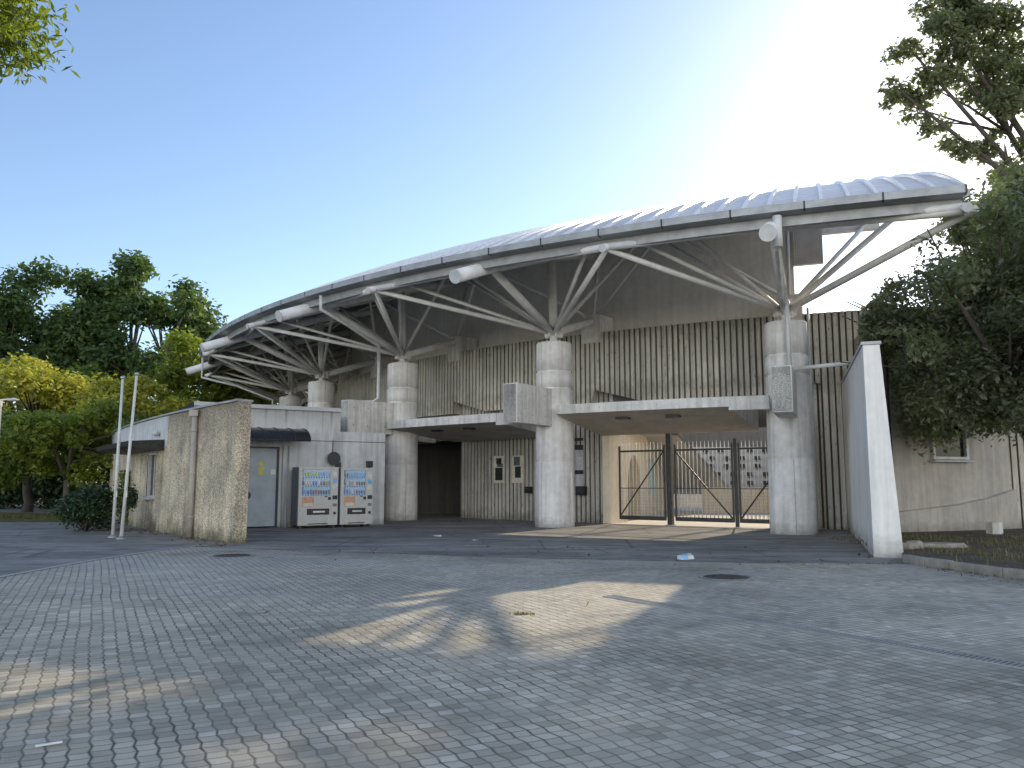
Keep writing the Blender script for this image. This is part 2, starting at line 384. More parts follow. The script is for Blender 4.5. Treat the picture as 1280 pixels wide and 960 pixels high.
# worn white line on the asphalt
mb=MB(); x=-1.1
while x<2.7:
    w=random.uniform(.05,.28); t=(x+1.1)/3.8; y=18.25-1.15*t+random.uniform(-.07,.07)+.1*math.sin(x*5)
    h=random.uniform(.02,.06)
    pts=[(x,y),(x+w*.5,y-h*.6),(x+w,y-.03),(x+w*.8,y+h),(x+w*.3,y+h*.8)]
    mb.add([(a,b_,.0095) for a,b_ in pts],[tuple(range(5))]); x+=w*random.uniform(.55,1.5)
mb.build('worn_line_marking',M['frame_white'],kind='structure')

# ------------------------------------------------------------------ stadium
ST=thing('stadium_building','curved concrete stadium stand under an arched metal roof on steel struts','stadium')
def zt(r):
    q=4.42-r
    return 7.83+.55*q-.025*q*q
K0,K1=-.5,7.4
def arcpts(k0,k1,step):   # k values with arc step in metres
    n=max(1,int(round(abs(k1-k0)*BAY/step))); return [k0+(k1-k0)*i/n for i in range(n+1)]

def trim_bay(mb):      # the open end bay stops short of the rear
    keep=[]
    for i,f in enumerate(mb.f):
        c=sum((Vector(mb.v[j]) for j in f),Vector())/len(f)
        t=math.atan2(c.y-CY,c.x-CX)%(2*math.pi); k=(t-T0)/DT; r=math.hypot(c.x-CX,c.y-CY)-RAD
        keep.append(not(k<-.03 and r<-2.0))
    mb.f=[x for x,q in zip(mb.f,keep) if q]; mb.m=[x for x,q in zip(mb.m,keep) if q]; mb.sm=[x for x,q in zip(mb.sm,keep) if q]
# roof shell
rhos=[4.42-i*(8.1/18) for i in range(19)]
def build_roof():
    ks=arcpts(K0,K1,.52); mb=MB()
    rows=[[cyl(k,r,zt(r)) for k in ks] for r in rhos]
    mb.grid(rows,0,True,flip=False)
    nq=len(mb.f)
    # raised seam covers, running up the slope
    for k in ks[::1]:
        ring=[]
        for r in rhos:
            p=cyl(k,r,zt(r)); ta=(cyl(k+.01,r,zt(r))-p).normalized()
            ring.append([p-ta*.05,p-ta*.04+Vector((0,0,.075)),p+ta*.04+Vector((0,0,.075)),p+ta*.05])
        mb.grid(ring,1,False,flip=True)
    # closing edges at the gable and the rear
    for kk in (K0,K1):
        mb.grid([[cyl(kk,r,zt(r)) for r in rhos],[cyl(kk,r,zt(r)-.16) for r in rhos]],1)
    mb.grid([[cyl(k,rhos[-1],zt(rhos[-1])) for k in ks],[cyl(k,rhos[-1],zt(rhos[-1])-.16) for k in ks]],1)
    trim_bay(mb)
    o=mb.build('roof',[M['roof'],M['seam']],ST)
    me=o.data; uv=me.uv_layers.new(name='UVMap')
    # u along the arc, v down the slope
    vv={}
    W=len(ks); acc=[0]
    for i in range(1,len(rhos)): acc.append(acc[-1]+math.hypot(rhos[i]-rhos[i-1],zt(rhos[i])-zt(rhos[i-1])))
    for poly in me.polygons:
        for li in poly.loop_indices:
            vi=me.loops[li].vertex_index
            if vi<W*len(rhos): uv.data[li].uv=((vi%W)*.52,acc[vi//W])
    return o
roof=build_roof()
# ribbed decking under the roof
mb=MB(); ks=[]; n=int((K1-K0)*BAY/.28)
for i in range(n):
    for f,d in ((0,0),(.3,0),(.38,.06),(.92,.06)):
        ks.append((K0+(i+f)*(K1-K0)/n,d))
r2=[4.2]+rhos[2::2]
mb.grid([[cyl(k,r,zt(r)-.14-d) for k,d in ks] for r in r2],0,False,flip=True)
trim_bay(mb); mb.build('soffit',M['soffit'],roof)
# gutter in lengths with joint straps
mb=MB(); ks=arcpts(K0,K1,.6)
prof=[(4.40,7.845),(4.58,7.85),(4.58,7.67),(4.42,7.65),(4.20,7.65),(4.18,7.42),(4.05,7.42)]
mb.grid([[cyl(k,r,z) for k in ks] for r,z in prof],0,False,flip=True)
for k in arcpts(K0,K1,1.45):
    a=[cyl(k-.0025,r+.006,z) for r,z in prof[:4]]; b_=[cyl(k+.0025,r+.006,z) for r,z in prof[:4]]
    mb.grid([a,b_],1)
mb.build('gutter',[M['gutter'],M['dark_steel']],roof)
# gable verge: arched rafter
mb=MB(); mb.tube([cyl(K0-.004,r,zt(r)-.12) for r in rhos if r>-2.0],.09,8); mb.build('verge_rafter',M['steel'],roof)

ZT=5.87
def strut(a,b,r,name='strut',mat='steel'):
    a,b=Vector(a),Vector(b)
    o=MB().tube([a,b],r,12).build(name,M[mat],ST); return o
mid=lambda k: cyl(k,4.28,7.43)
nod=lambda k: cyl(k,3.43,7.68)
def rt(r):
    P=[(5.3,6.96),(3.4,7.69),(0,8.85),(-4.5,9.95)]
    for (a,za),(b,zb_) in zip(P[:-1],P[1:]):
        if r>=b: break
    return za+(zb_-za)*(a-r)/(a-b)
for k in range(0,7):
    c0=cyl(k,0,0)
    # column
    prof=[(.635,0),(.63,.02),(.612,2.03),(.604,2.04),(.604,2.05),(.611,2.06),(.592,4.35),(.55,4.355),(.55,4.405),(.590,4.41),(.582,4.90),(.54,4.905),(.54,4.955),(.582,4.96),(.575,5.84),(.555,5.87)]
    mbc=MB().lathe(prof,c0,48)
    ca=math.atan2(-c0.y,-c0.x)
    for off in ((.12,) if k==0 else (-.75,) if k==1 else (.3,)):          # form joints
        for (ra,za),(rb,zb_) in zip(prof[1:3]+prof[9:10]+prof[13:14],prof[2:3]+[(.604,2.04)]+prof[10:11]+prof[14:15]):
            if zb_-za<.3: continue
            w_=.009
            P4=[c0+Vector(((r_+.0025)*math.cos(ca+off+e_*w_/r_),(r_+.0025)*math.sin(ca+off+e_*w_/r_),z_)) for r_,z_,e_ in ((ra,za,-1),(ra,za,1),(rb,zb_,1),(rb,zb_,-1))]
            mbc.add(P4,[(0,1,2,3)],1)
    col=mbc.build('column',[M['column'],M['grey_wall']],ST)
    # bearing on the column head
    mb=MB(); mb.lathe([(.26,5.871),(.26,5.93),(.13,5.95),(.12,6.2),(.16,6.26),(.1,6.34)],c0,20)
    for q in range(4): mb.box(c0+Vector((0,0,6.22)),(.62,.022,.30),0,rz=T0+k*DT+q*math.pi/4)
    for q in range(8):
        a_=q*math.pi/4+.2; mb.tube([c0+Vector((.21*math.cos(a_),.21*math.sin(a_),5.93)),c0+Vector((.21*math.cos(a_),.21*math.sin(a_),5.97))],.022,6)
    mb.build('bearing',M['steel'],col)
    head=c0+Vector((0,0,6.2))
    # big sloping tube along the radius, its end standing out past the eave
    ts=[5.19,3.4,0,-3.4] if k else [5.19,3.4,0]
    t_=MB().tube([cyl(k,r,rt(r)) for r in ts],.19,20).build('roof_beam',M['tube'],ST)
    MB().tube([cyl(k,5.215,rt(5.215)),cyl(k,5.192,rt(5.192))],.197,20).build('end_cap',M['pipe'],t_)
    strut(head,nod(k)+Vector((0,0,-.1)),.13)
    if k: strut(head,cyl(k,.15,rt(.15)),.14,'post')
    for s in (-.5,.5):
        strut(head+ (mid(k+s)-head)*.03,(mid(k+s) if k+s>0 else mid(-.53))-Vector((0,0,.05)),.075 if k+s>0 else .092)
        if k+s>0:
            strut(head,cyl(k+s,1.0,8.75),.06)
            strut(head,cyl(k+s*.8,3.75,7.55),.055); strut(head,cyl(k+s*.62,2.1,8.3),.05)
    strut(head,cyl(k,-2.9,7.15),.13,'strut','steel')
    strut(cyl(k,-2.7,7.1),cyl(k,-3.2,rt(-3.2)),.06)
    for s in (-.5,.5):
        if k+s>0: strut(cyl(k,-2.7,7.1),cyl(k+s,-.6,9.3),.055)
    # concrete block where the inner strut lands
    mb=MB(); t=T0+k*DT; Mr=Matrix.Rotation(t,4,'Z')
    mb.box(cyl(k,-3.0,6.75),(1.0,.75,1.0),0,M=Mr); mb.build('bearing_block',M['fascia'],ST,.015)
    # cantilever concrete box beam
    mb=MB(); L0,L1=.2,2.53
    mb.box(cyl(k,(L0+L1)/2,3.74),(L1-L0,.50,1.18),0,M=Mr)
    c=cyl(k,L1+.012,3.74); mb.box(c,(.024,.44,1.12),1,M=Mr)
    # tie holes
    ra=Vector((math.cos(t),math.sin(t),0)); ta=Vector((-math.sin(t),math.cos(t),0))
    for sd in (-1,1):
        for rr in (.95,1.7,2.3):
            for zz in (3.42,4.06):
                q=cyl(k,rr,zz)+ta*sd*.252
                mb.add([q+ra*.02*math.cos(a)+Vector((0,0,.02*math.sin(a))) for a in np.linspace(0,2*math.pi,9)[:-1]],[tuple(range(8)) if sd<0 else tuple(range(8))[::-1]],2)
    mb.build('cantilever_beam',[M['beam'],M['hammered'],M['black']],ST,.012)
for k in range(0,7):
    # ring tubes and their nodes
    for s in (-.5,.5):
        strut(nod(k),mid(k+s),.10,'ring_tube','tube')
    m_=mid(k-.5); d=(cyl(k-.5,6,6.85)-m_).normalized()
    q=MB().tube([m_-d*.25,m_+d*.3],.10,14).build('ring_node',M['tube'],ST)
    MB().tube([m_+d*.302,m_+d*.325],.105,14).build('end_cap',M['pipe'],q)
    strut(mid(k-.5),cyl(k-.5,-3.5,10.0) if k else cyl(-.5,-1.9,9.75),.085,'rafter','steel')
    for r_ in (2.2,.4,-1.6):
        strut(cyl(k,r_,rt(r_)+.1),cyl(k+1,r_,rt(r_)+.1) if k<6 else cyl(k+.5,r_,rt(r_)),.055,'purlin')
# deep beam along the rear of the open end bay
mb=MB(); ks=arcpts(-.5,-.02,.4); 
for ks,zb_ in ((arcpts(-.16,-.02,.3),8.4),(arcpts(-.42,-.161,.3),9.35)):
    a=[(-3.35,9.95),(-3.35,zb_),(-3.6,zb_),(-3.6,9.95),(-3.35,9.95)]
    if zb_==8.4:
        n=14; kk=[(-.16+.14*(i+f)/n,d) for i in range(n) for f,d in ((0,0),(.4,0),(.5,-.07),(.9,-.07))]
        mb.grid([[cyl(k,-3.3+d,z) for k,d in kk] for z in (9.96,8.38)],0,flip=False)
    mb.grid([[cyl(k,r,z) for k in ks] for r,z in a],0,flip=False)
mb.build('rear_beam',M['steel'],ST)
# gable side: truss reaching the verge from the first column
head=cyl(0,0,6.2)
strut(head,cyl(-.46,-1.8,9.25),.085); strut(head,cyl(-.37,-3.4,9.6),.065)
strut(cyl(0,3.3,7.65),cyl(-.5,4.25,7.35),.10,'gable_chord'); pass
strut(cyl(-.5,4.25,7.35),cyl(-.5,-1.9,9.2),.11,'gable_chord')
for r_ in (2.2,): strut(cyl(0,r_,rt(r_)+.1),cyl(-.5,r_,zt(r_)-.45),.055,'purlin')

# smooth upper wall behind
ks=arcpts(-.02,7.3,.5)
mb=MB(); zz=[6.0,7,8,9,9.6,zt(-3.55)-.12]
mb.grid([[cyl(k,-3.55,z) for k in ks] for z in zz],0,True,flip=True)
mb.grid([[cyl(k,-3.75,z) for k in ks] for z in (6.0,zt(-3.55)-.12)],0,True)
mb.grid([[cyl(-.02,-3.55,z) for z in zz],[cyl(-.02,-3.75,z) for z in zz]],0)
mb.build('upper_wall',M['plaster'],ST)
# ledge slab between ribbed wall and upper wall
ks=arcpts(-1.2,7.3,.6); mb=MB()
mb.grid([[cyl(k,r,z) for k in ks] for r,z in ((-2.62,6.45),(-3.7,6.45))],0); mb.grid([[cyl(k,r,z) for k in ks] for r,z in ((-2.62,6.2),(-3.7,6.2))],0,flip=True)
mb.build('ledge_slab',M['fascia'],ST)

# ribbed board-marked walls
def ribbed(k0,k1,rho,zb,ztop,thick=.35):
    n=max(2,int(round((k1-k0)*BAY/.205))); dk=(k1-k0)/n
    cols=[]; gro=[]
    for i in range(n):
        w=.62+.1*random.random()
        for f,d,gv in ((.0,0,0),(w,0,0),(w+.05,-.055,1),(.95,-.055,1)):
            cols.append((k0+(i+f)*dk,rho+d)); gro.append(gv)
    cols.append((k1,rho)); gro.append(0)
    mb=MB()
    zbf=zb if callable(zb) else (lambda k:zb)
    rows=[]
    for j in range(5): rows.append([cyl(k,r,zbf(k)+(ztop-zbf(k))*j/4) for k,r in cols])
    mb.grid(rows,0,False,flip=True)
    W=len(cols)
    mb.grid([[cyl(k,r,ztop) for k,r in cols],[cyl(k,rho-thick,ztop) for k,r in cols]],0,flip=True)
    mb.grid([[cyl(k,r,zbf(k)) for k,r in cols],[cyl(k,rho-thick,zbf(k)) for k,r in cols]],0)
    mb.grid([[cyl(k,rho-thick,zbf(k)) for k,r in cols],[cyl(k,rho-thick,ztop) for k,r in cols]],0,flip=True)
    for kk in (k0,k1): mb.add([cyl(kk,rho,zbf(kk)),cyl(kk,rho-thick,zbf(kk)),cyl(kk,rho-thick,ztop),cyl(kk,rho,ztop)],[(0,1,2,3)])
    o=mb.build('ribbed_wall',M['rib'],ST)
    at=o.data.attributes.new('groove','FLOAT','POINT'); a=np.zeros(len(o.data.vertices),dtype=np.float32)
    for j in range(5):
        a[j*W:(j+1)*W]=gro
    # grooves: both inner columns
    at.data.foreach_set('value',a)
    return o
def scal(k):
    t=(math.ceil(k-1e-6)-k)*BAY
    return 4.12+.5*max(0,1-t/2.0)
ribbed(-.12,5.0,-2.5,scal,6.6)
ribbed(-1.2,-.1203,-2.5,0,6.6)
ribbed(-.13,.10,-2.86,0,4.6)
ribbed(.905,1.985,-2.86,0,4.6)
ribbed(1.987,3.2,-2.86,3.1,4.6)
# dark passage, beams over openings
mb=MB()
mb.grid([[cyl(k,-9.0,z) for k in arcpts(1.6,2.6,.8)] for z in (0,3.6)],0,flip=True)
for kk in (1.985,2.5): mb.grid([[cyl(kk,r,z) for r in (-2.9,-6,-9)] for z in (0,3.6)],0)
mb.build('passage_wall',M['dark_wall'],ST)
mb=MB(); ks=arcpts(.93,7.3,.7)
mb.grid([[cyl(k,r,z) for k in ks] for r,z in ((-2.9,3.5),(-9.2,3.5),(-16,1.0))],0); mb.grid([[cyl(k,r,z) for k in ks] for r,z in ((-2.9,3.3),(-9.2,3.3),(-16,.8))],0,flip=True)
mb.build('seating_slab',M['stand'],ST)
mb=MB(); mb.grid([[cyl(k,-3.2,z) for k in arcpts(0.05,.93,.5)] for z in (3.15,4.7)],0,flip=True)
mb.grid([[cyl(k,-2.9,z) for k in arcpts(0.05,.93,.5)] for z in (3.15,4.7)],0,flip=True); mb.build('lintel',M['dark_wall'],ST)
# reveal beside the gate
a=cyl(.905,-2.5,0); b_=cyl(.905,-3.9,0)
mb=MB(); ax=(b_-a).normalized(); tx=Vector((-ax.y,ax.x,0))
mb.prism([(p.x,p.y) for p in (a-tx*.02,b_-tx*.02,b_+tx*.24,a+tx*.24)],0.011,3.3); mb.build('gate_reveal',M['warm_wall'],ST)

# entrance canopies
def canopy(ka,kb,kbeam,ztop,zback):
    ks=arcpts(ka,kb,.6); mb=MB(); zf=ztop-.28
    mb.grid([[cyl(k,.95,ztop) for k in ks],[cyl(k,.95,zf) for k in ks]],0)
    mb.grid([[cyl(k,.95,ztop) for k in ks],[cyl(k,-2.45,ztop-.1) for k in ks]],0,flip=True)
    n=8; rows=[]
    for i in range(n+1):
        t=i/n; r=.95-3.4*t; z=zf+(zback-zf)*(1-(1-t)**1.25)
        sh=.045*t   # the sides splay outwards to the back
        rows.append([cyl(k+(sh*.4 if k>(ka+kb)/2 else -sh)*abs(2*(k-(ka+kb)/2)/(ka-kb)),r,z) for k in ks])
    mb.grid(rows,1,False)
    for kk,sg in ((ka,.018),(kb,-.045)):
        top=[];bot=[]
        for i in range(n+1):
            t=i/n; r=.95-3.4*t
            top.append(cyl(kk+sg*t,r,ztop-.1*t)); bot.append(cyl(kk+sg*t,r,zf+(zback-zf)*(1-(1-t)**1.25)))
        mb.grid([top,bot],0)
    mb.grid([[cyl(k,-2.45,ztop-.1) for k in ks],[cyl(k,-2.45,zback) for k in ks]],0,flip=True)
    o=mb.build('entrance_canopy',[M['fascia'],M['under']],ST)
    # thin edge beam running on to the next column
    b1=MB(); kk=arcpts(kb+.005,kbeam,.4)
    for r,fl in ((.93,False),(.68,True)): b1.grid([[cyl(k,r,ztop-.003) for k in kk],[cyl(k,r,ztop-.38) for k in kk]],0,flip=fl)
    b1.grid([[cyl(k,.93,ztop-.003) for k in kk],[cyl(k,.68,ztop-.003) for k in kk]],0,flip=True); b1.grid([[cyl(k,.93,ztop-.38) for k in kk],[cyl(k,.68,ztop-.38) for k in kk]],0)
    b1.build('edge_beam',M['fascia'],o)
    # form tie holes along the fascia, recessed lamps below
    for kl in (ka+(kb-ka)*.36,ka+(kb-ka)*.66):
        c=cyl(kl,.2,zf+(zback-zf)*.28-.02)
        b2=MB(); b2.box(c,(.2,.42,.06),0,M=Matrix.Rotation(T0+kl*DT,4,'Z')); b2.build('recessed_lamp',M['black'],o)
    b3=MB()
    for i in range(9):
        kq=ka+(kb-ka)*(i+.5)/9; q=cyl(kq,.953,ztop-.14); t=T0+kq*DT; ta=Vector((-math.sin(t),math.cos(t),0))
        b3.add([q+ta*.017*math.cos(a)+Vector((0,0,.017*math.sin(a))) for a in np.linspace(0,2*math.pi,9)[:-1]],[tuple(range(8))],0)
    b3.build('tie_holes',M['grey_wall'],o)
    return o
canopy(.915,.20,.06,3.76,2.98)
canopy(1.945,1.22,1.06,3.62,2.98)
canopy(2.93,2.2,2.06,3.62,2.98)

# rainwater pipes
def pipe(pts,r=.055,name='rain_pipe',parent=ST,mat='pipe'):
    return MB().tube(pts,r,12).build(name,M[mat],parent)
c3=cyl(0,0,0); tv=Vector((-math.sin(T0),math.cos(T0),0)); rv=Vector((math.cos(T0),math.sin(T0),0))
p0=cyl(-.02,4.45,7.6)
pipe([p0,p0-Vector((0,0,.75))],.11)
pipe([p0-Vector((0,0,.7)),cyl(-.012,3.7,6.95),cyl(0.0,1.2,6.35),cyl(0.0,.9,6.2)],.06)
pipe([cyl(-.015,.85,6.35),cyl(-.015,.85,4.36)],.065)
pipe([cyl(-.03,1.05,4.42),cyl(-.21,1.7,4.42)],.055)
p0=cyl(1.83,4.45,7.6)
pipe([p0,p0-Vector((0,0,.45)),cyl(1.86,3.2,6.8),cyl(1.93,1.5,6.35),cyl(2.05,.85,6.0),cyl(2.06,.8,5.9),cyl(2.06,.8,4.55),cyl(2.09,.9,4.42),cyl(2.15,1.7,4.40)],.06)
p0=cyl(3.85,4.45,7.6); pipe([p0,p0-Vector((0,0,1.0)),cyl(3.8,2.8,6.2),cyl(3.85,1.0,5.6),cyl(3.85,1.0,4.2)],.06)
pipe([cyl(-.08,-2.4,6.75),cyl(-.08,-2.4,.1)],.04)

# ------------------------------------------------------------------ gate (three leaves and posts on the chord of the opening)
GA=cyl(.875,-2.75,0); GB=cyl(.02,-1.9,0); gd=(GB-GA); GLn=gd.length; gd.normalize(); gang=math.atan2(gd.y,gd.x)
def gate_leaf(s0,w,rev,label):
    t=thing('gate_leaf',label,'gate',GA+gd*s0,gang,'steel bar gate leaves closing the arena entrance')
    f=MB(); z0,z1=.16,2.44
    for x in (.03,w-.03): f.box((x,0,(z0+2.62)/2),(.055,.055,2.62-z0))
    for z in (z0+.06,z1): f.box((w/2,0,z),(w-.114,.05,.06 if z==z1 else .13))
    f.box((w/2,.0,1.2),(w-.114,.03,.025)); f.build('leaf_frame',M['dark_steel'],t)
    b=MB(); n=int(w/.125)
    for i in range(1,n):
        x=w*i/n
        b.tube([(x,-.001,z0+.125),(x,-.001,2.60),(x,-.001,2.72)],[.015,.015,.003],6)
    b.build('bars',M['seam'],t)
    d=MB(); a=(.06,-.03,z0+.13) if not rev else (w-.06,-.03,z0+.13); c=(w-.06,-.03,z1-.04) if not rev else (.06,-.03,z1-.04)
    d.tube([a,c],.024,6); d.build('brace',M['dark_steel'],t)
    m=MB()                                                   # fine mesh over the lower half
    for i in range(1,int(w/.06)): m.box((.03+i*.06,.028,.72),(.006,.004,.9))
    for i in range(1,9): m.box((w/2,.0325,.27+i*.1),(w-.12,.004,.006))
    m.build('wire_mesh',M['gate'],t)
    return t
def gate_post(s,r,h,label):
    t=thing('gate_post',label,'post',GA+gd*s,gang,'posts of the steel entrance gate')
    MB().box((0,0,h/2+.011),(r*2,r*2,h)).build('shaft',M['dark_steel'],t,.006)
    MB().box((0,0,.02),(r*3.2,r*3.2,.016)).build('foot_plate',M['zinc'],t)
lw=GLn
gate_leaf(.06,1.72,False,'left steel gate leaf with a rising diagonal brace in front of the arch')
gate_post(1.93,.085,3.05,'thick dark gate post reaching up to the canopy')
gate_leaf(2.10,1.98,True,'middle steel gate leaf with a falling diagonal brace')
gate_post(4.16,.05,2.75,'slim gate post between the middle and right leaves')
gate_leaf(4.24,1.75,False,'right steel gate leaf partly hidden by the nearest column')
# ------------------------------------------------------------------ things behind the gate
iw=thing('arched_wall','cream wall with an arched opening seen through the left gate leaf','wall')
P=Vector((4.05,29.6,0)); Q=Vector((7.5,39.5,0)); wd=(Q-P); WL=wd.length; wd.normalize(); wn_=Vector((wd.y,-wd.x,0))
def wp(s,z,o=0): 
    p=P+wd*s+wn_*o; return (p.x,p.y,z)
mb=MB(); n=14; ac,ar,asp=2.1,1.3,1.15
arch=[(ac-ar,.012)]+[(ac-ar*math.cos(math.pi*i/n),asp+ar*math.sin(math.pi*i/n)) for i in range(n+1)]+[(ac+ar,.012)]
out=[(-.6,.012),(-.6,4.0),(WL*.62,4.0),(WL,2.2),(WL,.012)]
mb.add([wp(*p) for p in [(-.6,.012),(ac-ar,.012)]+arch[1:n//2+2]+[(ac,4.0),(-.6,4.0)]],[tuple(range(5+n//2))])
mb.add([wp(*p) for p in arch[n//2+1:]+[(WL,.012),(WL,2.2),(WL*.62,4.0),(ac,4.0)]],[tuple(range(len(arch)-n//2-1+4))])
mb.grid([[wp(s,z) for s,z in arch],[wp(s,z,-.5) for s,z in arch]],0)
mb.build('arched_panel',M['warm_wall'],iw)
mb=MB(); mb.add([wp(-.6,.012,-2.2),wp(WL,.012,-2.2),wp(WL,4,-2.2),wp(-.6,4,-2.2)],[(0,1,2,3)]); mb.build('rear_panel',M['grey_wall'],iw)
nb=thing('notice_board','tall pale notice board on the cream wall behind the gate','board',wp(6.0,0),math.atan2(wd.y,wd.x))
MB().box((0,-.03,1.62),(1.9,.05,1.5)).build('board_frame',M['frame_white'],nb)
M['boardface']=plain('pale blue sheet',(.42,.60,.58),.4,0,.2,3)
MB().box((0,-.06,1.62),(1.78,.012,1.4)).build('board_face',M['boardface'],nb)
wp_=thing('water_trolley','small white trolley rack standing in the arched opening','rack',wp(1.9,.012,-.9),math.atan2(wd.y,wd.x))
f=MB()
for x in (-.3,.3):
    for y in (-.2,.2): f.box((x,y,.6),(.04,.04,1.2))
f.build('rack_frame',M['zinc'],wp_)
for z in (.35,.75,1.15): MB().box((0,0,z),(.68,.46,.03)).build('shelf',M['frame_white'],wp_)
# grandstand across the field
gs=thing('grandstand','stepped concrete grandstand with dark seats seen through the gate','grandstand',(13.4,45.5,0),R_(-6))
rows=6; mb=MB()
for i in range(rows): mb.box((0,i*1.15+.6,.55+i*.25),(12,1.15-.004,1.1+i*.5))
mb.build('steps',M['stand'],gs)
MB().box((0,-.15,.53),(12.2,.25,1.05)).build('front_wall',M['warm_wall'],gs)
MB().box((0,rows*1.15+.5,4.0),(16,.3,8.0)).build('shade_backdrop',M['dark_wall'],gs)  # dark sheet added in place of the shaded upper seats
seat=MB(); seat.box((0,0,.16),(.34,.34,.05)); seat.box((0,.15,.27),(.34,.05,.2)); seat.box((0,.05,.07),(.1,.16,.14))
s0=None
for i in range(rows-1):
    for j in range(13):
        if s0 is None: s0=seat.build('seat',M['black'],gs); so=s0
        else:
            so=s0.copy(); COL.objects.link(so); so.parent=gs
        so.location=(-5.4+j*.9+(.2 if i%2 else 0),i*1.15+.6,1.1+i*.5)
rail=MB()
for y in (0,1): pass
rail.tube([(3.6,-1.0,.2),(5.8,-1.0,2.4)],.06,8); rail.tube([(3.6,-1.0,1.1),(5.8,-1.0,3.3)],.05,8)
for i in range(4): rail.tube([(3.8+i*.6,-1.0,.3+i*.6),(3.8+i*.6,-1.0,1.3+i*.6)],.05,6)
rail.build('stair_rail',M['black'],gs)
lb=thing('low_wall','low beige wall standing on the sunlit paving behind the gate','wall',(11.2,37.0,0),R_(-10))
MB().box((0,0,.55),(5,.3,1.08)).build('wall_body',M['warm_wall'],lb); MB().box((0,0,1.12),(5.1,.4,.06)).build('wall_coping',M['frame_white'],lb)

# ------------------------------------------------------------------ wing wall
ww=thing('wing_wall','white tapered wall end standing right of the nearest column','wall')
def kp(k,r): 
    p=cyl(k,r,0); return p
a0=Vector((6.80,15.5,0)); b0=Vector((10.25,25.1,0)); d=(b0-a0).normalized(); nrm=Vector((d.y,-d.x,0))
mb=MB(); zt0,zt1=4.05,4.35; B=.52; T=.30
vs=[a0,a0+nrm*B,b0+nrm*B,b0,  a0+Vector((0,0,zt0)),a0+nrm*T+Vector((0,0,zt0)),b0+nrm*T+Vector((0,0,zt1)),b0+Vector((0,0,zt1))]
mb.add(vs,[(0,3,2,1),(4,5,6,7),(0,1,5,4),(1,2,6,5),(2,3,7,6),(3,0,4,7)]); mb.build('wall_body',M['white_wall'],ww,.012)
mb=MB(); up=Vector((0,0,.002)); e=nrm*.03
q=[a0-e-d*.03,a0+nrm*T+e-d*.03,b0+nrm*T+e,b0-e]
hs=[zt0,zt0,zt1,zt1]
vs=[p+Vector((0,0,h+.003)) for p,h in zip(q,hs)]+[p+Vector((0,0,h+.06)) for p,h in zip(q,hs)]
mb.add(vs,[(0,3,2,1),(4,5,6,7),(0,1,5,4),(1,2,6,5),(2,3,7,6),(3,0,4,7)]); mb.build('wall_coping',M['coping'],ww)

# ------------------------------------------------------------------ right hand concrete building
cb=thing('concrete_building','grey concrete building with one small window behind the evergreen tree','building')
wall=[(9.55,21.3),(10.4,21.55),(13.1,22.6),(16.0,24.2),(20,27.2),(26,32)]
wx0,wx1,wz0,wz1=11.30,12.52,2.02,3.06
def wy(x):
    for (x0,y0),(x1,y1) in zip(wall[:-1],wall[1:]):
        if x0<=x<=x1: return y0+(y1-y0)*(x-x0)/(x1-x0)
mb=MB(); HT=5.7
xs=[9.55,10.4,wx0,wx1,13.1,16,20,26]; zs=[0,wz0,wz1,HT]
for i in range(len(xs)-1):
    for j in range(3):
        if xs[i]==wx0 and j==1: continue
        mb.add([(xs[i],wy(xs[i]),zs[j]),(xs[i+1],wy(xs[i+1]),zs[j]),(xs[i+1],wy(xs[i+1]),zs[j+1]),(xs[i],wy(xs[i]),zs[j+1])],[(0,1,2,3)])
mb.grid([[(x,wy(x),HT) for x in xs],[(x+2,wy(x)+7,HT) for x in xs]],0)
mb.add([(9.55,21.3,0),(9.55,21.3,HT),(11.55,28.3,HT),(11.55,28.3,0)],[(0,1,2,3)])
cbw=mb.build('wall',M['grey_wall'],cb)
mb=MB()
def on(x,z,o=0): return Vector((x,wy(x),z))+Vector((.33,-.94,0))*o
mb.grid([[on(x,z,o) for x in (10.2,12,13.1,16,20,26)] for z,o in ((0,.09),(0,.09))],0)
pts=[(10.0,.62),(12,.78),(13.1,.95),(16,1.55),(20,2.3),(26,3.2)]
mb.grid([[on(x,0,.10) for x,z in pts],[on(x,z,.10) for x,z in pts],[on(x,z+.03,.0) for x,z in pts]],0); mb.build('plinth',M['grey_wall'],cb)
wf=thing  # window as a part
fr=MB()
wdv=Vector((wx1-wx0,wy(wx1)-wy(wx0),0)); wl=wdv.length; wdv.normalize(); wan=math.atan2(wdv.y,wdv.x)
wc=Vector(((wx0+wx1)/2,(wy(wx0)+wy(wx1))/2,0)); Mw=Matrix.Rotation(wan,4,'Z')
for z in (wz0+.035,wz1-.035): fr.box(wc+Vector((0,0,z)),(wl,.16,.07),0,M=Mw)
for s in (-1,1): fr.box(wc+wdv*s*(wl/2-.04)+Vector((0,0,(wz0+wz1)/2)),(.08,.16,wz1-wz0-.144),0,M=Mw)
win=fr.build('window',M['frame_white'],cb)
mb=MB(); mb.box(wc+Vector((0,0,(wz0+wz1)/2))+Vector((-wdv.y,wdv.x,0))*.03,(wl-.16,.02,wz1-wz0-.14),0,M=Mw); mb.build('pane',M['glass'],win)
mb=MB(); mb.box(wc+Vector((0,0,wz0-.05))-Vector((-wdv.y,wdv.x,0))*.08,(wl+.14,.2,.05),0,M=Mw); mb.build('sill',M['coping'],win)
mb=MB(); mb.tube([(9.85,21.15,.1),(9.85,21.15,5.5)],.06,10); mb.build('rain_pipe',M['dark_steel'],cb)

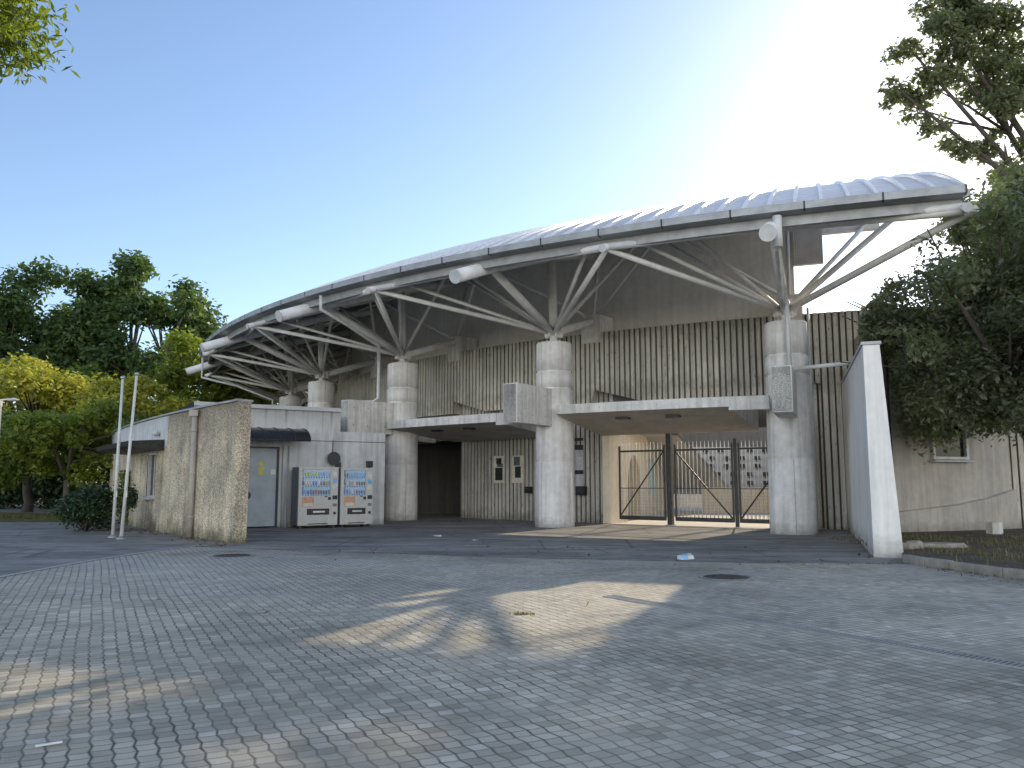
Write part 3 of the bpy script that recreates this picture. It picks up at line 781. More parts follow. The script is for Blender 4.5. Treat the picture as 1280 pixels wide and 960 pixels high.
# planting bed and kerb on the right
kpts=[(6.95,14.55),(7.0,13.9),(7.35,12.3),(8.3,9.5),(9.8,6.5),(12,3)]
bed=kpts+[(40,3),(40,34),(26,32),(20,27.2),(16,24.2),(13.1,22.6),(9.55,21.3),(9.0,20.3),(7.35,15.55)]
mb=MB(); mb.prism(bed,-.01,.11); o=mb.build('planting_bed',M['soil'],kind='structure')
mb=MB()
for (x0,y0),(x1,y1) in zip(kpts[:-1],kpts[1:]):
    L_=math.hypot(x1-x0,y1-y0); nn=max(1,round(L_/.62)); an=math.atan2(y1-y0,x1-x0)
    for i in range(nn):
        t=(i+.5)/nn; mb.box((x0+(x1-x0)*t-.0,y0+(y1-y0)*t,.065+random.uniform(-.008,.008)),(L_/nn-.012,.13,.16),0,rz=an+random.uniform(-.015,.015))
mb.build('kerb',M['grey_wall'],bevel=.012,kind='structure')

# ------------------------------------------------------------------ service building on the left
SB=thing('service_building','low curved service building with pebbled concrete front wall','building')
bw=[(1.265,10.27),(1.30,10.17),(1.42,9.97),(1.55,9.76),(1.75,9.45),(1.95,9.18),(2.13,8.97),(2.4,8.7),(2.7,8.5),(3.0,8.4)]
def BW(k,o=0,z=0):
    for (k0,r0),(k1,r1) in zip(bw[:-1],bw[1:]):
        if k<=k1+1e-9: break
    r=r0+(r1-r0)*(k-k0)/(k1-k0); return cyl(k,r+o,z)
ZB=3.30
kwin=(1.955,2.07); kup=1.83
ks=sorted(set([1.265,1.3,1.36,1.42,1.48,1.55,1.65,1.75,kup,1.95,kwin[0],kwin[1],2.13,2.25,2.4,2.55,2.7,2.85,3.0]))
mb=MB(); zs=[0,.95,2.28,2.42,ZB]
for a,b_ in zip(ks[:-1],ks[1:]):
    for j in range(4):
        if a==kwin[0] and j==1: continue
        m=1 if (a>=kup and j==3) else 0
        mb.add([BW(a,0,zs[j]),BW(b_,0,zs[j]),BW(b_,0,zs[j+1]),BW(a,0,zs[j+1])],[(0,3,2,1)][::1],m)
mb.add([BW(1.265,0,0),BW(1.265,0,ZB),BW(1.265,-.36,ZB),BW(1.265,-.36,0)],[(0,1,2,3)],0)
mb.grid([[BW(k,-.36,0) for k in ks],[BW(k,-.36,ZB) for k in ks]],0,flip=False)
mb.grid([[BW(k,0,ZB) for k in ks],[BW(k,-.36,ZB) for k in ks]],0,flip=False)
mb.build('curved_wall',[M['pebble'],M['booth_wall']],SB)
mb=MB(); prof=[(.05,ZB+.003),(.05,ZB+.055),(-.41,ZB+.055),(-.41,ZB+.003)]
mb.grid([[BW(k,o,z) for k in ks] for o,z in prof],0,flip=True)
mb.add([BW(1.265,o,z) for o,z in prof],[(0,1,2,3)]); mb.build('coping',M['gutter'],SB)
# window in the curved wall
wa,wb=BW(kwin[0],-.12),BW(kwin[1],-.12); wv=(wb-wa); wl=wv.length; wv.normalize(); Mw=Matrix.Rotation(math.atan2(wv.y,wv.x),4,'Z'); wc=(wa+wb)/2
fr=MB()
for z in (.98,2.25): fr.box(wc+Vector((0,0,z)),(wl,.2,.06),0,M=Mw)
for s in (-1,0,1): fr.box(wc+wv*s*(wl/2-.03)+Vector((0,0,1.615)),(.05,.2 if s else .08,1.2),0,M=Mw)
win=fr.build('window',M['frame_white'],SB)
mb=MB(); mb.box(wc+Vector((0,0,1.615)),(wl-.05,.02,1.2),0,M=Mw); mb.build('pane',M['glass'],win)
mb=MB(); mb.box(BW((kwin[0]+kwin[1])/2,.05,.93),(wl+.12,.24,.06),0,M=Mw); mb.build('sill',M['coping'],win)
# flat dark canopy over the window
mb=MB(); kk=[1.86,1.95,2.05,2.15,2.25,2.35,2.45]
prof=[(.02,2.32),(.75,2.36),(.95,2.42),(1.0,2.55),(.02,2.62)]
mb.grid([[BW(k,o,z) for k in kk] for o,z in prof+[prof[0]]],0,flip=False)
for k in (kk[0],kk[-1]): mb.add([BW(k,o,z) for o,z in prof],[(0,1,2,3,4)])
mb.build('window_canopy',M['dark_steel'],SB)
mb=MB(); p=BW(1.545,.09,0); mb.tube([p+Vector((0,0,.02)),p+Vector((0,0,3.15))],.07,12); 
mb.box(p+Vector((0,0,3.18)),(.22,.22,.16)); 
for z in (.5,1.6,2.7): mb.tube([p+Vector((0,0,z)),p+Vector((0,0,z+.05))],.085,12)
mb.build('rain_pipe',M['grey_wall'],SB)
mb=MB(); p=BW(1.93,.1,2.83); mb.lathe([(.02,-.1),(.09,-.06),(.1,.02),(.06,.08),(.02,.1)],p,14); mb.box(p+Vector((.05,.04,.02)),(.14,.1,.08)); mb.build('wall_lamp',M['frame_white'],SB)
# recessed side wall with the door
wt=Vector((.857,.515,0)); wnn=Vector((.515,-.857,0)); W0=Vector((-8.05,25.0,0))
def DW(s,o=0,z=0): return W0+wt*s+wnn*o+Vector((0,0,z))
wang=math.atan2(wt.y,wt.x); Md=Matrix.Rotation(wang,4,'Z')
S0,S1=-1.7,4.42; HD=3.78; d0,d1,dz=-.28,.88,2.5
S2=2.84; HL=3.04
mb=MB(); ss=[S0,d0,d1,S2,S1]; zs=[0,dz,HL,HD]
for i in range(4):
    for j in range(3):
        if (i==1 and j==0) or (i==3 and j==2): continue
        mb.add([DW(ss[i],0,zs[j]),DW(ss[i+1],0,zs[j]),DW(ss[i+1],0,zs[j+1]),DW(ss[i],0,zs[j+1])],[(0,1,2,3)])
mb.add([DW(S1,0,0),DW(S1,-6.5,0),DW(S1,-6.5,HL),DW(S1,0,HL)],[(0,1,2,3)])
mb.add([DW(S0,0,HD),DW(S2,0,HD),DW(S2,-6.5,HD),DW(S0,-6.5,HD)],[(0,1,2,3)])
mb.add([DW(S2,0,HL),DW(S1,0,HL),DW(S1,-6.5,HL),DW(S2,-6.5,HL)],[(0,1,2,3)])
mb.add([DW(S2,0,HL),DW(S2,0,HD),DW(S2,-6.5,HD),DW(S2,-6.5,HL)],[(0,1,2,3)])
mb.add([DW(d0,0,0),DW(d0,-.15,0),DW(d0,-.15,dz),DW(d0,0,dz)],[(0,1,2,3)]); mb.add([DW(d1,0,0),DW(d1,-.15,0),DW(d1,-.15,dz),DW(d1,0,dz)],[(3,2,1,0)]); mb.add([DW(d0,0,dz),DW(d1,0,dz),DW(d1,-.15,dz),DW(d0,-.15,dz)],[(3,2,1,0)])
mb.build('side_wall',M['booth_wall'],SB)
mb=MB(); mb.prism([(p.x,p.y) for p in (BW(1.3,-.48),BW(1.6,-.48),BW(2.1,-.48),BW(2.7,-.48),BW(3,-.48),cyl(3,3,0),DW(S2,-6),DW(S2,-.3),DW(S0,-.3))],3.0,3.28); mb.build('roof_slab',M['coping'],SB)
mb=MB(); mb.box(DW((S0+S2)/2,.03,HD-.04),(S2-S0,.12,.12),0,M=Md); mb.build('wall_coping',M['coping'],SB)
mb=MB(); mb.box(DW((S0+S1)/2,.004,2.72),(S1-S0,.008,.02),0,M=Md); mb.build('wall_joint',M['black'],SB)
door=MB(); door.box(DW((d0+d1)/2,-.07,1.25),(d1-d0-.1,.05,2.40),0,M=Md); 
door=door.build('door',M['door'],SB)
mb=MB()
for s in (d0+.025,d1-.025): mb.box(DW(s,-.03,1.25),(.05,.14,2.5),0,M=Md)
mb.box(DW((d0+d1)/2,-.03,2.475),(d1-d0-.1,.14,.05),0,M=Md); mb.build('door_frame',M['dark_steel'],door)
mb=MB(); q=DW(d0+.22,-.035,1.0); 
mb.add([q+wt*.13*math.cos(a)+Vector((0,0,.13*math.sin(a)))+wnn*.001 for a in np.linspace(0,2*math.pi,21)[:-1]],[tuple(range(20))]); mb.tube([q,q+wnn*.07],.03,10); mb.build('handle',M['black'],door)
M['yellow']=plain('yellow sticker',(.55,.50,.06),.5); M['paper']=plain('paper sheet',(.62,.62,.60),.6)
mb=MB(); 
for dz_,w in ((1.98,.14),(1.82,.2),(1.68,.16)):
    mb.box(DW(.35,-.043,dz_),(w,.004,.11),0,M=Md)
mb.build('warning_sticker',M['yellow'],door)
mb=MB(); mb.box(DW(.72,-.043,1.72),(.15,.004,.16),0,M=Md); mb.build('paper_notice',M['paper'],door)
# barrel awning over the door
mb=MB(); ww_=[-.75+i*.46 for i in range(6)]
pr=[(1.02*math.sin(a),2.66+.42*math.cos(a)) for a in np.linspace(0,math.pi/2,9)]
mb.grid([[DW(s,o+.01,z) for s in ww_] for o,z in pr],0,True); mb.grid([[DW(s,o+.01,z-.012) for s in ww_] for o,z in pr],0,True,flip=True)
aw=mb.build('door_awning',M['poly'],SB)
for s in ww_:
    b2=MB(); b2.tube([DW(s,o+.012,z+.004) for o,z in pr],.018,6); b2.build('awning_rib',M['dark_steel'],aw)
b2=MB(); b2.tube([DW(ww_[0],1.03,2.66),DW(ww_[-1],1.03,2.66)],.025,8); b2.build('awning_rail',M['dark_steel'],aw)
for s in (1.02,1.18):
    b2=MB(); b2.tube([DW(s,.06,.02),DW(s,.06,2.5)],.03 if s>1.1 else .045,8); b2.build('rain_pipe',M['booth_wall'],SB)

# fittings above the machines
hr=thing('wall_horn','dark round fitting on a bracket above the left vending machine','fitting',DW(2.6,.0,2.08),wang)
MB().tube([(0,-.16,.08),(0,-.05,.08)],[.22,.14],18).build('bell',M['black'],hr); MB().box((0,-.025,.05),(.1,.05,.3)).build('bracket',M['dark_steel'],hr)
MB().box((.18,-.06,-.12),(.16,.1,.16)).build('junction_box',M['black'],hr); MB().tube([(0,-.02,.2),(0,-.02,.68)],.012,6).build('cable',M['black'],hr)
jb=thing('junction_box','small black box on the wall above the right vending machine','box',DW(3.85,0,2.0),wang)
MB().box((0,-.06,0),(.2,.12,.2)).build('housing',M['black'],jb,.01); MB().tube([(.0,-.03,-.1),(.0,-.03,-.3)],.015,6).build('conduit',M['dark_steel'],jb)

# ------------------------------------------------------------------ vending machines
M['vend']=plain('machine enamel',(.50,.50,.47),.35,0,.06); M['vend_side']=plain('machine side enamel',(.16,.19,.22),.4,0,.1)
M['vend_in']=plain('machine display interior',(.36,.58,.80),.4,0,.08)
M['orange']=plain('orange sticker',(.62,.33,.2),.5,0,.25,30)
cc={'blue':(.03,.17,.52),'sky':(.15,.42,.72),'green':(.20,.36,.06),'lime':(.45,.52,.08),'red':(.45,.05,.04),'brown':(.12,.05,.03),'black':(.03,.03,.03),'cream':(.65,.58,.42),'white':(.7,.7,.7),'amber':(.5,.24,.06)}
BM={k:plain('drink '+k,v,.3) for k,v in cc.items()}
m,nt,b=newmat('display pane'); b.inputs['Base Color'].default_value=(.9,.95,1,1); b.inputs['Roughness'].default_value=.03; b.inputs['Alpha'].default_value=.14; M['clear']=m
def vending(label,s,w,h,plan,seed):
    rnd=random.Random(seed)
    t=thing('vending_machine',label,'vending machine',DW(s,1.05,.005),wang,'drinks vending machines against the service building')
    D=.74
    # local: x along the wall, front at y=0, back at y=D
    b=MB(); x0,x1=0,w; z0=.09; dx0,dx1,dz0,dz1=.10,w-.24,.98,h-.07
    b.box((w/2,D/2+.06,(z0+h)/2),(w,D-.12,h-z0),1)
    # front skin around the display
    for c,sz in (((w/2,.0295,(z0+dz0)/2),(w,.061,dz0-z0)),((w/2,.0295,(dz1+h)/2),(w,.061,h-dz1)),((dx0/2,.0295,(dz0+dz1)/2),(dx0,.061,dz1-dz0)),(((dx1+w)/2,.0295,(dz0+dz1)/2),(w-dx1,.061,dz1-dz0))): b.box(c,sz,0)
    b.build('body',[M['vend'],M['vend_side']],t,.006)
    MB().box((w/2,.056,(dz0+dz1)/2),(dx1-dx0,.006,dz1-dz0)).build('display_back',M['vend_in'],t)
    rowh=(dz1-dz0)/3
    for i in range(3):
        zb=dz1-(i+1)*rowh
        sh=MB(); sh.box(((dx0+dx1)/2,.03,zb+.03),(dx1-dx0,.05,.05))
        sh=sh.build('shelf',M['vend_in'],t)
        bb=MB(); nb_=len(plan[i])
        for j in range(nb_): bb.box((dx0+(j+.5)*(dx1-dx0)/nb_,.001,zb+.03),(.035,.008,.026))
        bb.build('buttons',M['black'],sh)
        for j,cn in enumerate(plan[i]):
            x=dx0+(j+.5)*(dx1-dx0)/nb_; hh=rowh-.11-rnd.uniform(0,.03) if cn not in('black','brown','amber') else rowh-.14
            o=MB(); r=min(.03,(dx1-dx0)/nb_*.36)
            o.lathe([(r*.9,0),(r,.01),(r,hh*.72),(r*.45,hh*.88),(r*.45,hh)],(x,.030,zb+.056),10); o.build('drink_bottle',BM[cn],t)
    MB().box(((dx0+dx1)/2,.004,(dz0+dz1)/2),(dx1-dx0,.004,dz1-dz0)).build('display_pane',M['clear'],t)
    MB().box((.30,-.004,.80),(.36,.004,.30)).build('sticker',M['orange'],t)
    MB().box((.30,-.0075,.715),(.30,.003,.1)).build('sticker_text_panel',M['paper'],t)
    pc=MB(); pc.box((w*.5,-.004,.50),(w*.56,.012,.19)); pc=pc.build('pickup_flap',M['black'],t); MB().box((w*.52,-.013,.5),(w*.3,.004,.05)).build('flap_window',M['zinc'],pc)
    cp=MB(); cp.box((w-.10,-.006,.93),(.15,.014,.12)); cp.build('coin_slot_panel',M['black'],t)
    MB().box((w-.27,-.006,.90),(.09,.014,.09)).build('bill_slot',M['black'],t); MB().box((w-.38,-.004,.96),(.09,.01,.03)).build('price_display',M['black'],t)
    MB().box((w-.10,-.004,.70),(.13,.01,.09)).build('card_reader',M['vend_side'],t); MB().box((w-.10,-.006,.45),(.08,.014,.08)).build('coin_return',M['black'],t)
    MB().box((w*.5,-.004,.135),(w*.5,.01,.03)).build('kick_slot',M['black'],t)
    for zz in (h-.2,h-.42,h-.6): MB().box((w-.11,-.004,zz),(.13,.006,.14)).build('instruction_sticker',M['paper'] if zz!=h-.42 else BM['sky'],t)
    for x in (.1,w-.1):
        for y in (.1,D-.1): MB().box((x,y,.045),(.08,.08,.09)).build('foot',M['black'],t)
    return t
vending('wide drinks vending machine with green and blue bottles on its top shelf',1.22,1.24,1.86,[['lime']*6+['sky']*5,['black','cream','cream','cream','blue','blue','white','red','brown','green','green'],['blue','sky','blue','blue','brown','red','brown','black','black','black','blue']],1)
vending('narrower drinks vending machine next to the round column',2.54,1.06,1.84,[['black','black','sky','sky','sky','sky','sky','sky','sky'],['black','cream','amber','amber','cream','red','brown','black','black'],['blue','blue','green','white','sky','black','blue','black','blue']],2)

# ------------------------------------------------------------------ posters and boxes on the ribbed wall
def poster(k,label,pics):
    t=thing('poster_frame',label,'poster',cyl(k,-2.845,0),T0+k*DT+math.pi/2,'pale framed notices on the ribbed wall')
    MB().box((0,-.02,1.88),(.60,.04,1.02)).build('panel',M['cream'],t,.004)
    for x in (-.30,.30): MB().box((x*.97,-.05,1.88),(.03,.02,1.02)).build('frame_rail',M['frame_white'],t)
    for (x,z,w,h,mm) in pics: MB().box((x,-.0425,1.88+(z-2.05)*.91),(w,.004,h*.91)).build('picture',M[mm],t)
M['cream']=plain('cream board',(.78,.70,.57),.6,0,.1); M['print']=plain('dark print',(.025,.028,.03),.5,0,.8,14); M['print2']=plain('grey print',(.12,.15,.16),.5,0,.9,18)
poster(1.655,'left framed notice with one tall dark print',[(.0,2.40,.27,.24,'print'),(.05,2.22,.32,.14,'print2'),(0,1.86,.38,.52,'print')])
poster(1.512,'right framed notice with two small dark prints',[(-.05,2.38,.30,.36,'print2'),(.0,1.93,.28,.46,'print')])
t=thing('wall_box','small black box on the ribbed wall left of the middle column','box',cyl(1.43,-2.83,1.02),T0+1.43*DT+math.pi/2)
MB().box((0,-.09,.1),(.26,.18,.24)).build('housing',M['black'],t,.01); MB().box((0,-.185,.12),(.2,.012,.1)).build('lid',M['dark_steel'],t)
t=thing('information_panel','narrow pale panel with dark bands on the ribbed wall right of the middle column','panel',cyl(1.10,-2.83,0),T0+1.10*DT+math.pi/2)
MB().box((0,-.03,1.95),(.34,.06,1.5)).build('board',M['booth_wall'],t)
for z,h in ((2.62,.18),(1.75,.14),(2.9,.1)): MB().box((0,-.07,z),(.34,.02,h)).build('band',M['black'],t)
MB().box((.0,-.065,2.15),(.22,.01,.26)).build('pictogram_sheet',M['paper'],t)
t=thing('meter_box','black box below the pale panel on the ribbed wall','box',cyl(1.085,-2.83,.98),T0+1.085*DT+math.pi/2)
MB().box((0,-.1,.13),(.36,.2,.3)).build('housing',M['black'],t,.01); MB().box((0,-.205,.14),(.28,.01,.2)).build('lid',M['dark_steel'],t)

# ------------------------------------------------------------------ poles
def flagpole(x,y,h,lean,label):
    t=thing('flagpole',label,'flagpole',(x,y,0),0,'bare metal flagpoles by the service building'); t.rotation_euler=(0,lean,0)
    MB().tube([(0,0,-.05),(0,0,h)],.045,14,r1=.032).build('shaft',M['pipe'],t)
    MB().lathe([(.02,0),(.06,.02),(.06,.06),(.02,.09)],(0,0,h),14).build('finial',M['zinc'],t)
    MB().lathe([(.12,0),(.12,.02),(.06,.04),(.05,.08)],(0,0,0.002),14).build('base_collar',M['zinc'],t)
    MB().box((.05,-.03,1.1),(.03,.05,.14)).build('cleat',M['zinc'],t)
flagpole(-10.2,21.0,4.08,R_(.3),'left grey flagpole, the shorter one by the hedge')
flagpole(-9.72,20.45,4.1,R_(2.2),'leaning grey flagpole nearer to the pebbled wall')
t=thing('lamp_post','thin yellowish lamp post at the edge of the lawn','lamp post',(-19.15,30.2,0))
MB().tube([(0,0,-.05),(0,0,4.45)],.07,12,r1=.05).build('shaft',M['cream'],t); MB().tube([(-.1,0,4.45),(.45,0,4.5)],.03,8).build('arm',M['cream'],t); MB().lathe([(.03,.1),(.2,.04),(.22,0),(.03,-.04)],(.45,0,4.44),14).build('lamp_head',M['frame_white'],t)

# ------------------------------------------------------------------ small things on the ground
def manhole(x,y,r,label):
    t=thing('manhole_cover',label,'manhole cover',(x,y,0.006),0,'round cast iron manhole covers')
    MB().lathe([(r+.06,0),(r+.06,.006),(r,.007),(r,.003)],(0,0,0),36).build('rim',M['gutter'],t)
    mb=MB(); mb.lathe([(r-.01,0),(r-.01,.006),(r-.03,.009)],(0,0,.001),36)
    for i in range(-4,5):
        for j in range(-4,5):
            if i*i+j*j<17: mb.box((i*r/5,j*r/5,.012),(r/8,r/8,.006))
    mb.build('lid',M['dark_steel'],t)
manhole(-5.38,15.85,.36,'manhole cover near the foot of the pebbled wall')
manhole(3.19,12.32,.34,'manhole cover in front of the nearest round column')
t=thing('trench_drain','long narrow steel drain grate crossing the pavers','drain')
a=Vector((1.2,10.35,.002)); b_=Vector((4.6,5.55,.002)); dd=(b_-a); Ld=dd.length; dd.normalize(); nn=Vector((-dd.y,dd.x,0))
mb=MB()
for s in (-.085,.085): mb.box((a+b_)/2+nn*s+Vector((0,0,.004)),(Ld,.015,.012),0,rz=math.atan2(dd.y,dd.x))
mb.build('drain_frame',M['gutter'],t)
mb=MB(); mb.box((a+b_)/2+Vector((0,0,.0005)),(Ld,.15,.002),0,rz=math.atan2(dd.y,dd.x)); mb.build('channel',M['black'],t)
mb=MB(); nB=int(Ld/.045)
for i in range(nB): mb.box(a+dd*(i+.5)*Ld/nB+Vector((0,0,.005)),(.018,.15,.008),0,rz=math.atan2(dd.y,dd.x))
mb.build('grate_bars',M['gutter'],t)
# litter: crumpled carton
t=thing('drink_carton','crushed blue and white drink carton lying on the asphalt','litter',(3.17,15.05,.011),.5)
mb=MB(); v=[(-.16,-.07,0),(.15,-.08,0),(.17,.06,0),(-.15,.07,0),(-.14,-.05,.09),(.13,-.07,.06),(.16,.05,.11),(-.16,.05,.08)]
mb.add(v,[(0,3,2,1),(4,5,6,7),(0,1,5,4),(1,2,6,5),(2,3,7,6),(3,0,4,7)]); mb.build('carton',M['paper'],t,.012)
mb=MB(); mb.add([(-.165,-.075,.02),(.0,-.08,.02),(.0,-.066,.075),(-.15,-.055,.087)],[(0,1,2,3)]); mb.add([(-.143,-.053,.094),(.0,-.06,.08),(.02,.05,.102),(-.155,.048,.086)],[(0,1,2,3)]); mb.build('blue_print',BM['sky'],t)
for x,y,lab,an in ((-1.95,21.3,'crumpled white paper scrap on the asphalt before the dark passage',.4),(-.9,19.7,'flattened pale paper scrap nearer the worn white line',1.0)):
    mb=MB(); pts=[]
    for i in range(4): pts.append([( -.12+.08*i+random.uniform(-.02,.02),-.06+.06*j+random.uniform(-.02,.02),random.uniform(.0,.05)) for j in range(3)])
    mb.grid(pts); o=mb.build('paper_scrap',M['paper']); o.location=(x,y,.01); o.rotation_euler=(0,0,an); tag(o,lab,'litter',None)
o=MB().box((0,0,.006),(.13,.022,.012)).build('cigarette_packet_strip',M['paper'],bevel=.004); o.name='paper_strip'; o.location=(-2.51,4.59,.003); o.rotation_euler=(0,0,.6); tag(o,'small white strip lying on the near left pavers','litter')
random.seed(21)
for i,(x,y,s,lab) in enumerate(((8.55,16.6,.5,'long pale stone slab lying in the planting bed'),(7.75,16.2,.16,'small rounded stone beside the white wing wall'),(8.0,16.35,.2,'larger rounded stone beside the white wing wall'),(12.1,20.6,.3,'short square stub with a dark top near the grey building'))):
    mb=MB(); 
    if i==3:
        mb.box((0,0,.16),(.3,.25,.3)); o=mb.build('stone_stub',M['beam'],bevel=.02)
    else:
        n=9; ring=[(s*(1 if i else 1.5)*math.cos(a)*random.uniform(.8,1.1),s*(.45 if i==0 else .8)*math.sin(a)*random.uniform(.8,1.1)) for a in np.linspace(0,2*math.pi,n+1)[:-1]]
        h=.1 if i==0 else s*.8
        vs=[(x_,y_,0) for x_,y_ in ring]+[(x_*.85,y_*.85,h*random.uniform(.7,1)) for x_,y_ in ring]+[(0,0,h)]
        fs=[(j,(j+1)%n,n+(j+1)%n,n+j) for j in range(n)]+[(n+j,n+(j+1)%n,2*n) for j in range(n)]
        mb.add(vs,fs); o=mb.build('stone',M['grey_wall'],bevel=.01)
    o.location=(x,y,.10); o.rotation_euler=(0,0,random.uniform(-.5,.5)); tag(o,lab,'stone')

# ------------------------------------------------------------------ foliage
def leaf_cloud(centres, radii, n, size, seed, aspect=.5, droop=0., flat=.6, keep=None, shade=True):
    """n leaf quads spread through ellipsoid clumps; returns verts, faces, rnd"""
    g=np.random.default_rng(seed); centres=np.asarray(centres); radii=np.asarray(radii)
    vol=radii[:,0]*radii[:,1]*radii[:,2]; pr=vol**.75; pr/=pr.sum()
    ci=g.choice(len(centres),size=n,p=pr)
    d=g.normal(size=(n,3)); d/=np.linalg.norm(d,axis=1)[:,None]
    rr=g.random(n)**.45
    P=centres[ci]+d*radii[ci]*rr[:,None]*(1+.18*g.normal(size=(n,1)))
    if keep is not None:
        kmask=keep(P); P=P[kmask]; ci=ci[kmask]; d=d[kmask]; n=len(P)
    nr=g.normal(size=(n,3)); nr[:,2]=np.abs(nr[:,2])+flat; nr+=.5*d; nr/=np.linalg.norm(nr,axis=1)[:,None]
    a=g.normal(size=(n,3)); a[:,2]-=droop; a-=nr*(a*nr).sum(1)[:,None]; a/=np.linalg.norm(a,axis=1)[:,None]
    b=np.cross(nr,a)
    s=size*(.6+.8*g.random(n))[:,None]
    v=np.stack([P-a*s*.5, P+b*s*aspect*.5+nr*s*.06, P+a*s*.5, P-b*s*aspect*.5+nr*s*.06],axis=1).reshape(-1,3)
    f=np.arange(n*4).reshape(n,4)
    cl=g.random(len(centres))
    rnd=np.clip(.45*g.random(n)+.4*cl[ci]+.15*(d[:,2]*.5+.5),0,1)
    return v,f,np.repeat(rnd,4)
def foliage_obj(name, v,f,rnd, mat, parent):
    me=bpy.data.meshes.new(name); nv=len(v); nf=len(f)
    me.vertices.add(nv); me.vertices.foreach_set('co',v.astype(np.float32).ravel())
    me.loops.add(nf*4); me.loops.foreach_set('vertex_index',f.astype(np.int32).ravel())
    me.polygons.add(nf); me.polygons.foreach_set('loop_start',np.arange(0,nf*4,4,dtype=np.int32))
    at=me.attributes.new('rnd','FLOAT','POINT'); at.data.foreach_set('value',rnd.astype(np.float32))
    me.materials.append(mat); me.update(); me.validate()
    o=bpy.data.objects.new(name,me); COL.objects.link(o)
    if parent is not None: o.parent=parent
    return o
def clumps_in(seed, n, c, r, rmin, rmax, shell=.55, zsq=.7):
    g=np.random.default_rng(seed); d=g.normal(size=(n,3)); d/=np.linalg.norm(d,axis=1)[:,None]
    t=shell+(1-shell)*g.random((n,1)); C=np.asarray(c)+d*np.asarray(r)*t
    q=rmin+(rmax-rmin)*g.random((n,1)); Rr=np.concatenate([q,q*(.8+.4*g.random((n,1))),q*zsq],axis=1)
    return C,Rr
def limbs(mb, base, top, centres, r0, seed, nmain=6):
    """tapered trunk, main limbs, and a branch to each clump"""
    rd=random.Random(seed); base=Vector(base); top=Vector(top)
    pts=[base.lerp(top,t)+Vector((rd.uniform(-.12,.12),rd.uniform(-.12,.12),0))*(0 if t==0 else r0*4) for t in (0,.25,.5,.75,1)]
    mb.tube(pts,[r0*1.35,r0*1.05,r0*.92,r0*.82,r0*.7],10)
    cs=[Vector(c) for c in centres]; rd.shuffle(cs); mains=cs[:nmain]; ends=[]
    for c in mains:
        m1=top.lerp(c,.45)+Vector((rd.uniform(-.3,.3),rd.uniform(-.3,.3),rd.uniform(-.1,.4)))*r0*4
        mb.tube([top-Vector((0,0,r0)),m1,c],[r0*.6,r0*.38,r0*.14],7); ends+= [m1,top.lerp(m1,.5)]
    for c in cs[nmain:]:
        s=min(ends,key=lambda e:(e-c).length); m1=s.lerp(c,.5)+Vector((0,0,rd.uniform(-.2,.3)))*r0*3
        mb.tube([s,m1,c],[r0*.26,r0*.16,r0*.06],5)
def tree(name,label,loc,cz,cr,h0,r0,mat,nclump,nleaf,size,seed,rmin,rmax,group=None,shell=.5,lean=(0,0),aspect=.5,nmain=7,cat='tree',droop=0.,zsq=.7,keep=None):
    t=thing(name,label,cat,(loc[0],loc[1],0),0,group)
    C,Rr=clumps_in(seed,nclump,(lean[0],lean[1],cz),cr,rmin,rmax,shell,zsq)
    ok=C[:,2]>h0*.6; C,Rr=C[ok],Rr[ok]
    mb=MB(); limbs(mb,(0,0,-.1),(lean[0]*.4,lean[1]*.4,h0),C,r0,seed,nmain); mb.build('trunk',M['bark'],t)
    v,f,rn=leaf_cloud(C,Rr,nleaf,size,seed+1,aspect,droop,keep=keep)
    foliage_obj('crown',v,f,rn,M[mat],t); return t

GR='trees beyond the road on the left'
tree('broadleaf_tree','tall dark spreading tree whose crown tops the left skyline',(-25.8,54),11.4,(6.0,5,4.7),6.0,.34,'leaf_dark',60,24000,.42,101,.8,1.7,GR,.35,nmain=9)
tree('broadleaf_tree','dark dense tree at the left picture edge behind the yellow trees',(-32.0,53),10.6,(4.8,5,5.2),4.5,.32,'leaf_dark',46,15000,.42,102,.9,1.7,GR,.3)
tree('broadleaf_tree','dark tree mostly outside the left edge of the picture',(-40,55),10.0,(5,5,5.4),4.5,.3,'leaf_dark',40,11000,.45,103,.9,1.7,GR,.3)
tree('broadleaf_tree','bright green tree right of the tall dark tree',(-19.3,48),6.4,(3.2,3,4.0),2.2,.2,'leaf_bright',40,12000,.34,104,.7,1.3,GR,.4)
tree('broadleaf_tree','low green tree seen just left of the roof tubes',(-18.6,56),5.2,(4.2,3.5,3.6),2.0,.2,'leaf_green',36,11000,.38,105,.8,1.4,GR,.4)
tree('broadleaf_tree','bright tree glimpsed under the far end of the roof',(-20.5,68),5.0,(5,4,4.4),2.0,.22,'leaf_bright',34,9000,.45,106,.9,1.6,GR,.4)
tree('broadleaf_tree','shaded green tree standing under the tall dark crown',(-25.5,47),5.6,(4.4,3.5,3.6),1.8,.22,'leaf_green',40,12000,.36,107,.8,1.5,GR,.4)
tree('yellowing_tree','wide yellowing tree at the left edge in front of the dark trees',(-22.8,38.5),4.9,(3.9,3,2.3),2.0,.2,'leaf_yellow',44,15000,.26,108,.6,1.1,GR,.45,zsq=.6)
tree('yellowing_tree','yellowing tree directly behind the two flagpoles',(-17.3,36.5),4.3,(2.5,2.4,2.0),1.9,.17,'leaf_yellow',36,11000,.25,109,.5,.95,GR,.4,zsq=.6)
tree('small_tree','small green tree with a bent pale trunk on the lawn',(-17.1,31.5),3.0,(2.9,2.0,1.5),1.55,.15,'leaf_bright',34,10000,.22,110,.45,.85,GR,.35,lean=(-.3,.2))
tree('small_tree','low green tree at the left edge over the lawn',(-21.2,33),2.9,(2.6,2,1.7),1.4,.14,'leaf_green',30,9000,.22,111,.5,.9,GR,.35)
